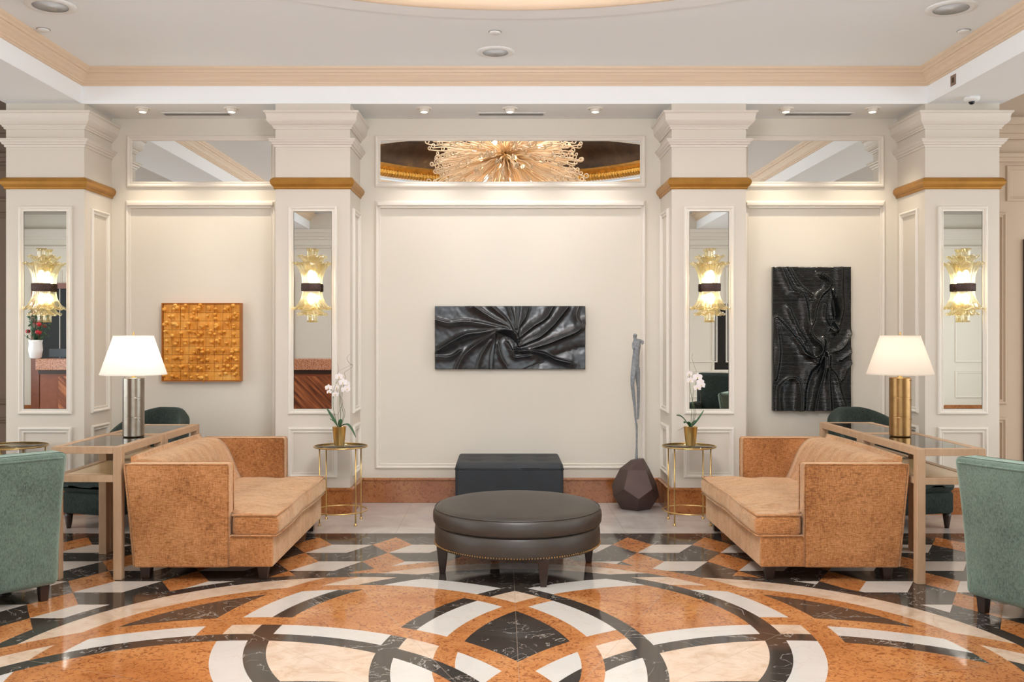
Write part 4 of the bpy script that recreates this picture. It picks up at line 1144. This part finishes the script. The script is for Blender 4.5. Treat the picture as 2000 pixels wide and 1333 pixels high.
# ---------------------------------------------------------------- chandelier in the dome
t = thing('chandelier', 'large chandelier of curled champagne glass in the gold dome, seen in the mirror', 'chandelier', (MX - .02, MY + .05, 4.05))
b = nbm(); lathe(b, [(.03, .80), (.03, .1), (.16, .06), (.2, -.05), (.12, -.14), (.01, -.16)], 32); obj('core', b, M['brass'], t)
rng = random.Random(11)
def tendril(b, th, ph, L, r):
    d = Vector((math.cos(th) * math.cos(ph), math.sin(th) * math.cos(ph), math.sin(ph)))
    sd_ = d.cross(Vector((0, 0, 1))).normalized() if abs(d.z) < .98 else Vector((1, 0, 0)); up2 = sd_.cross(d)
    pts = []; n_ = 16; tw = rng.uniform(0, 6.28); k = rng.uniform(1.5, 3)
    for i in range(n_ + 1):
        u = i / n_
        amp = .013 * u
        pts.append(d * (.16 + (L - .16) * u) + sd_ * amp * math.sin(k * 6.28 * u + tw) + up2 * amp * math.cos(k * 6.28 * u + tw) + Vector((0, 0, -.10 * u * u * math.cos(ph))))
    # curled end
    e = pts[-1]; cr = rng.uniform(.018, .034)
    for j in range(1, 10):
        a = j * .62
        pts.append(e + d * (cr * math.sin(a)) + up2 * (cr * (1 - math.cos(a))) + sd_ * .004 * j)
    rr = [r * (1 - .35 * i / len(pts)) for i in range(len(pts))]
    tube(b, pts, rr, 6)
def rnd_dir():
    ph = math.asin(rng.uniform(-.97, .55)); return rng.uniform(0, 2 * PI), ph
def Lof(ph): return (1.12 * abs(math.cos(ph)) + .50 * abs(math.sin(ph))) * rng.uniform(.72, 1.0)
for k in range(100):
    b = nbm(); th, ph = rnd_dir(); tendril(b, th, ph, Lof(ph), .013); obj('glass_tendril', b, M['tendril'], t)
b = nbm()
for k in range(560):
    th, ph = rnd_dir(); tendril(b, th, ph, Lof(ph) * .97, .0105)
tagp(obj('glass_tendrils', b, M['tendril'], t), kind='stuff')
for k in range(14):
    a = 2 * PI * k / 14; r_ = .55 if k % 2 else .38
    b = nbm(); ball(b, (r_ * math.cos(a), r_ * math.sin(a), -.12 if k % 2 else -.2), .03, seg=12); obj('bulb', b, emit('chandelier_bulb', (255, 214, 160), 4) if k == 0 else bpy.data.materials['chandelier_bulb'], t)
for k in range(4):
    a = R(90 * k + 20); lamp('chandelier_glow', 'POINT', (MX + .5 * math.cos(a), MY + .05 + .5 * math.sin(a), 4.15), 8, (1, .84, .62), shadow_soft_size=.03)

# ---------------------------------------------------------------- reception area, seen only in the pillar mirrors
t = thing('reception_desk', 'mahogany reception desk with red granite top, reflected in the left pillar mirrors', 'desk', (-5.0, .45, 0))
b = nbm(); box(b, -2.4, 2.35, -.35, .22, 0, .88); flat('desk_body', b, M['mahogany'], t)
b = nbm(); box(b, -2.1, 2.3, .22, .235, .10, .84); flat('front_panel', b, M['veneer'], t)
b = nbm(); box(b, -2.45, 2.42, -.40, .27, .94, 1.12, .01); flat('granite_top', b, M['granite'], t)
b = nbm(); box(b, -2.42, 2.37, -.36, .24, .88, .94); flat('cornice', b, M['darkwood'], t)
t = thing('flower_vase', 'red flowers in a white vase, reflected in the leftmost pillar mirror', 'vase', (-7.58, .45, 1.12))
b = nbm(); lathe(b, [(.06, 0), (.09, .02), (.11, .14), (.10, .26), (.11, .30)], 32); obj('vase', b, M['ceramic'], t)
b = nbm(); rg = random.Random(3)
for k in range(60):
    a = rg.uniform(0, 6.28); r_ = rg.uniform(0, .22); z_ = rg.uniform(.32, .78)
    ball(b, (r_ * math.cos(a), r_ * math.sin(a), z_), .035, (1, .3, .5), 6, Matrix.Rotation(rg.uniform(0, 3), 3, 'X') @ Matrix.Rotation(rg.uniform(0, 3), 3, 'Z'))
    tube(b, [(0, 0, .25), (r_ * math.cos(a), r_ * math.sin(a), z_)], .003, 4)
obj('foliage', b, M['foliage'], t)
for k in range(9):
    a = rg.uniform(0, 6.28); r_ = rg.uniform(.05, .16); b = nbm(); ball(b, (r_ * math.cos(a), r_ * math.sin(a), rg.uniform(.42, .62)), .04, (1, 1, .8), 10); obj('flower', b, M['redflower'], t)
t = thing('desk_monitor', 'black screen on the reception desk, reflected in the leftmost pillar mirror', 'monitor', (-7.15, .42, 1.12))
b = nbm(); box(b, -.22, .22, -.02, .02, .02, .16, .004); flat('screen', b, M['screen'], t)
b = nbm(); box(b, -.08, .08, -.08, .08, 0, .012); box(b, -.02, .02, -.02, .01, .012, .05); flat('stand', b, M['screen'], t)
dr = thing('door_2', None, None, (-8.0, YB, 0)); dr['kind'] = 'structure'
b = nbm(); box(b, -.45, .55, 0, .02, 0, 2.35); struct('doorway', b, M['black'], dr)
b = nbm(); box(b, -.60, -.45, 0, .05, 0, 2.4); box(b, .55, .62, 0, .05, 0, 2.4); box(b, -.6, .62, 0, .05, 2.35, 2.45); struct('door_frame', b, M['mahogany'], dr)
dr = thing('door_3', None, None, (-4.35, YB, 0)); dr['kind'] = 'structure'
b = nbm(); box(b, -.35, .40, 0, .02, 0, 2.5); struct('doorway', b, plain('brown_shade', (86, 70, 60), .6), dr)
b = nbm(); box(b, .40, .52, 0, .05, 0, 2.56); box(b, -.45, -.35, 0, .05, 0, 2.56); box(b, -.45, .52, 0, .05, 2.5, 2.6); struct('door_frame', b, M['mahogany'], dr)
t = thing('framed_picture', 'dark framed picture reflected in the pillar mirror left of the tall relief', 'picture', (4.45, YB, .82))
b = nbm(); ringmould(b, -.6, .6, 0, 1.3, FRAME, lambda a, bb, h: Vector((a, h, bb))); flat('frame', b, M['white'], t)
b = nbm(); box(b, -.56, .56, 0, .01, .04, 1.26); flat('canvas', b, M['screen'], t)
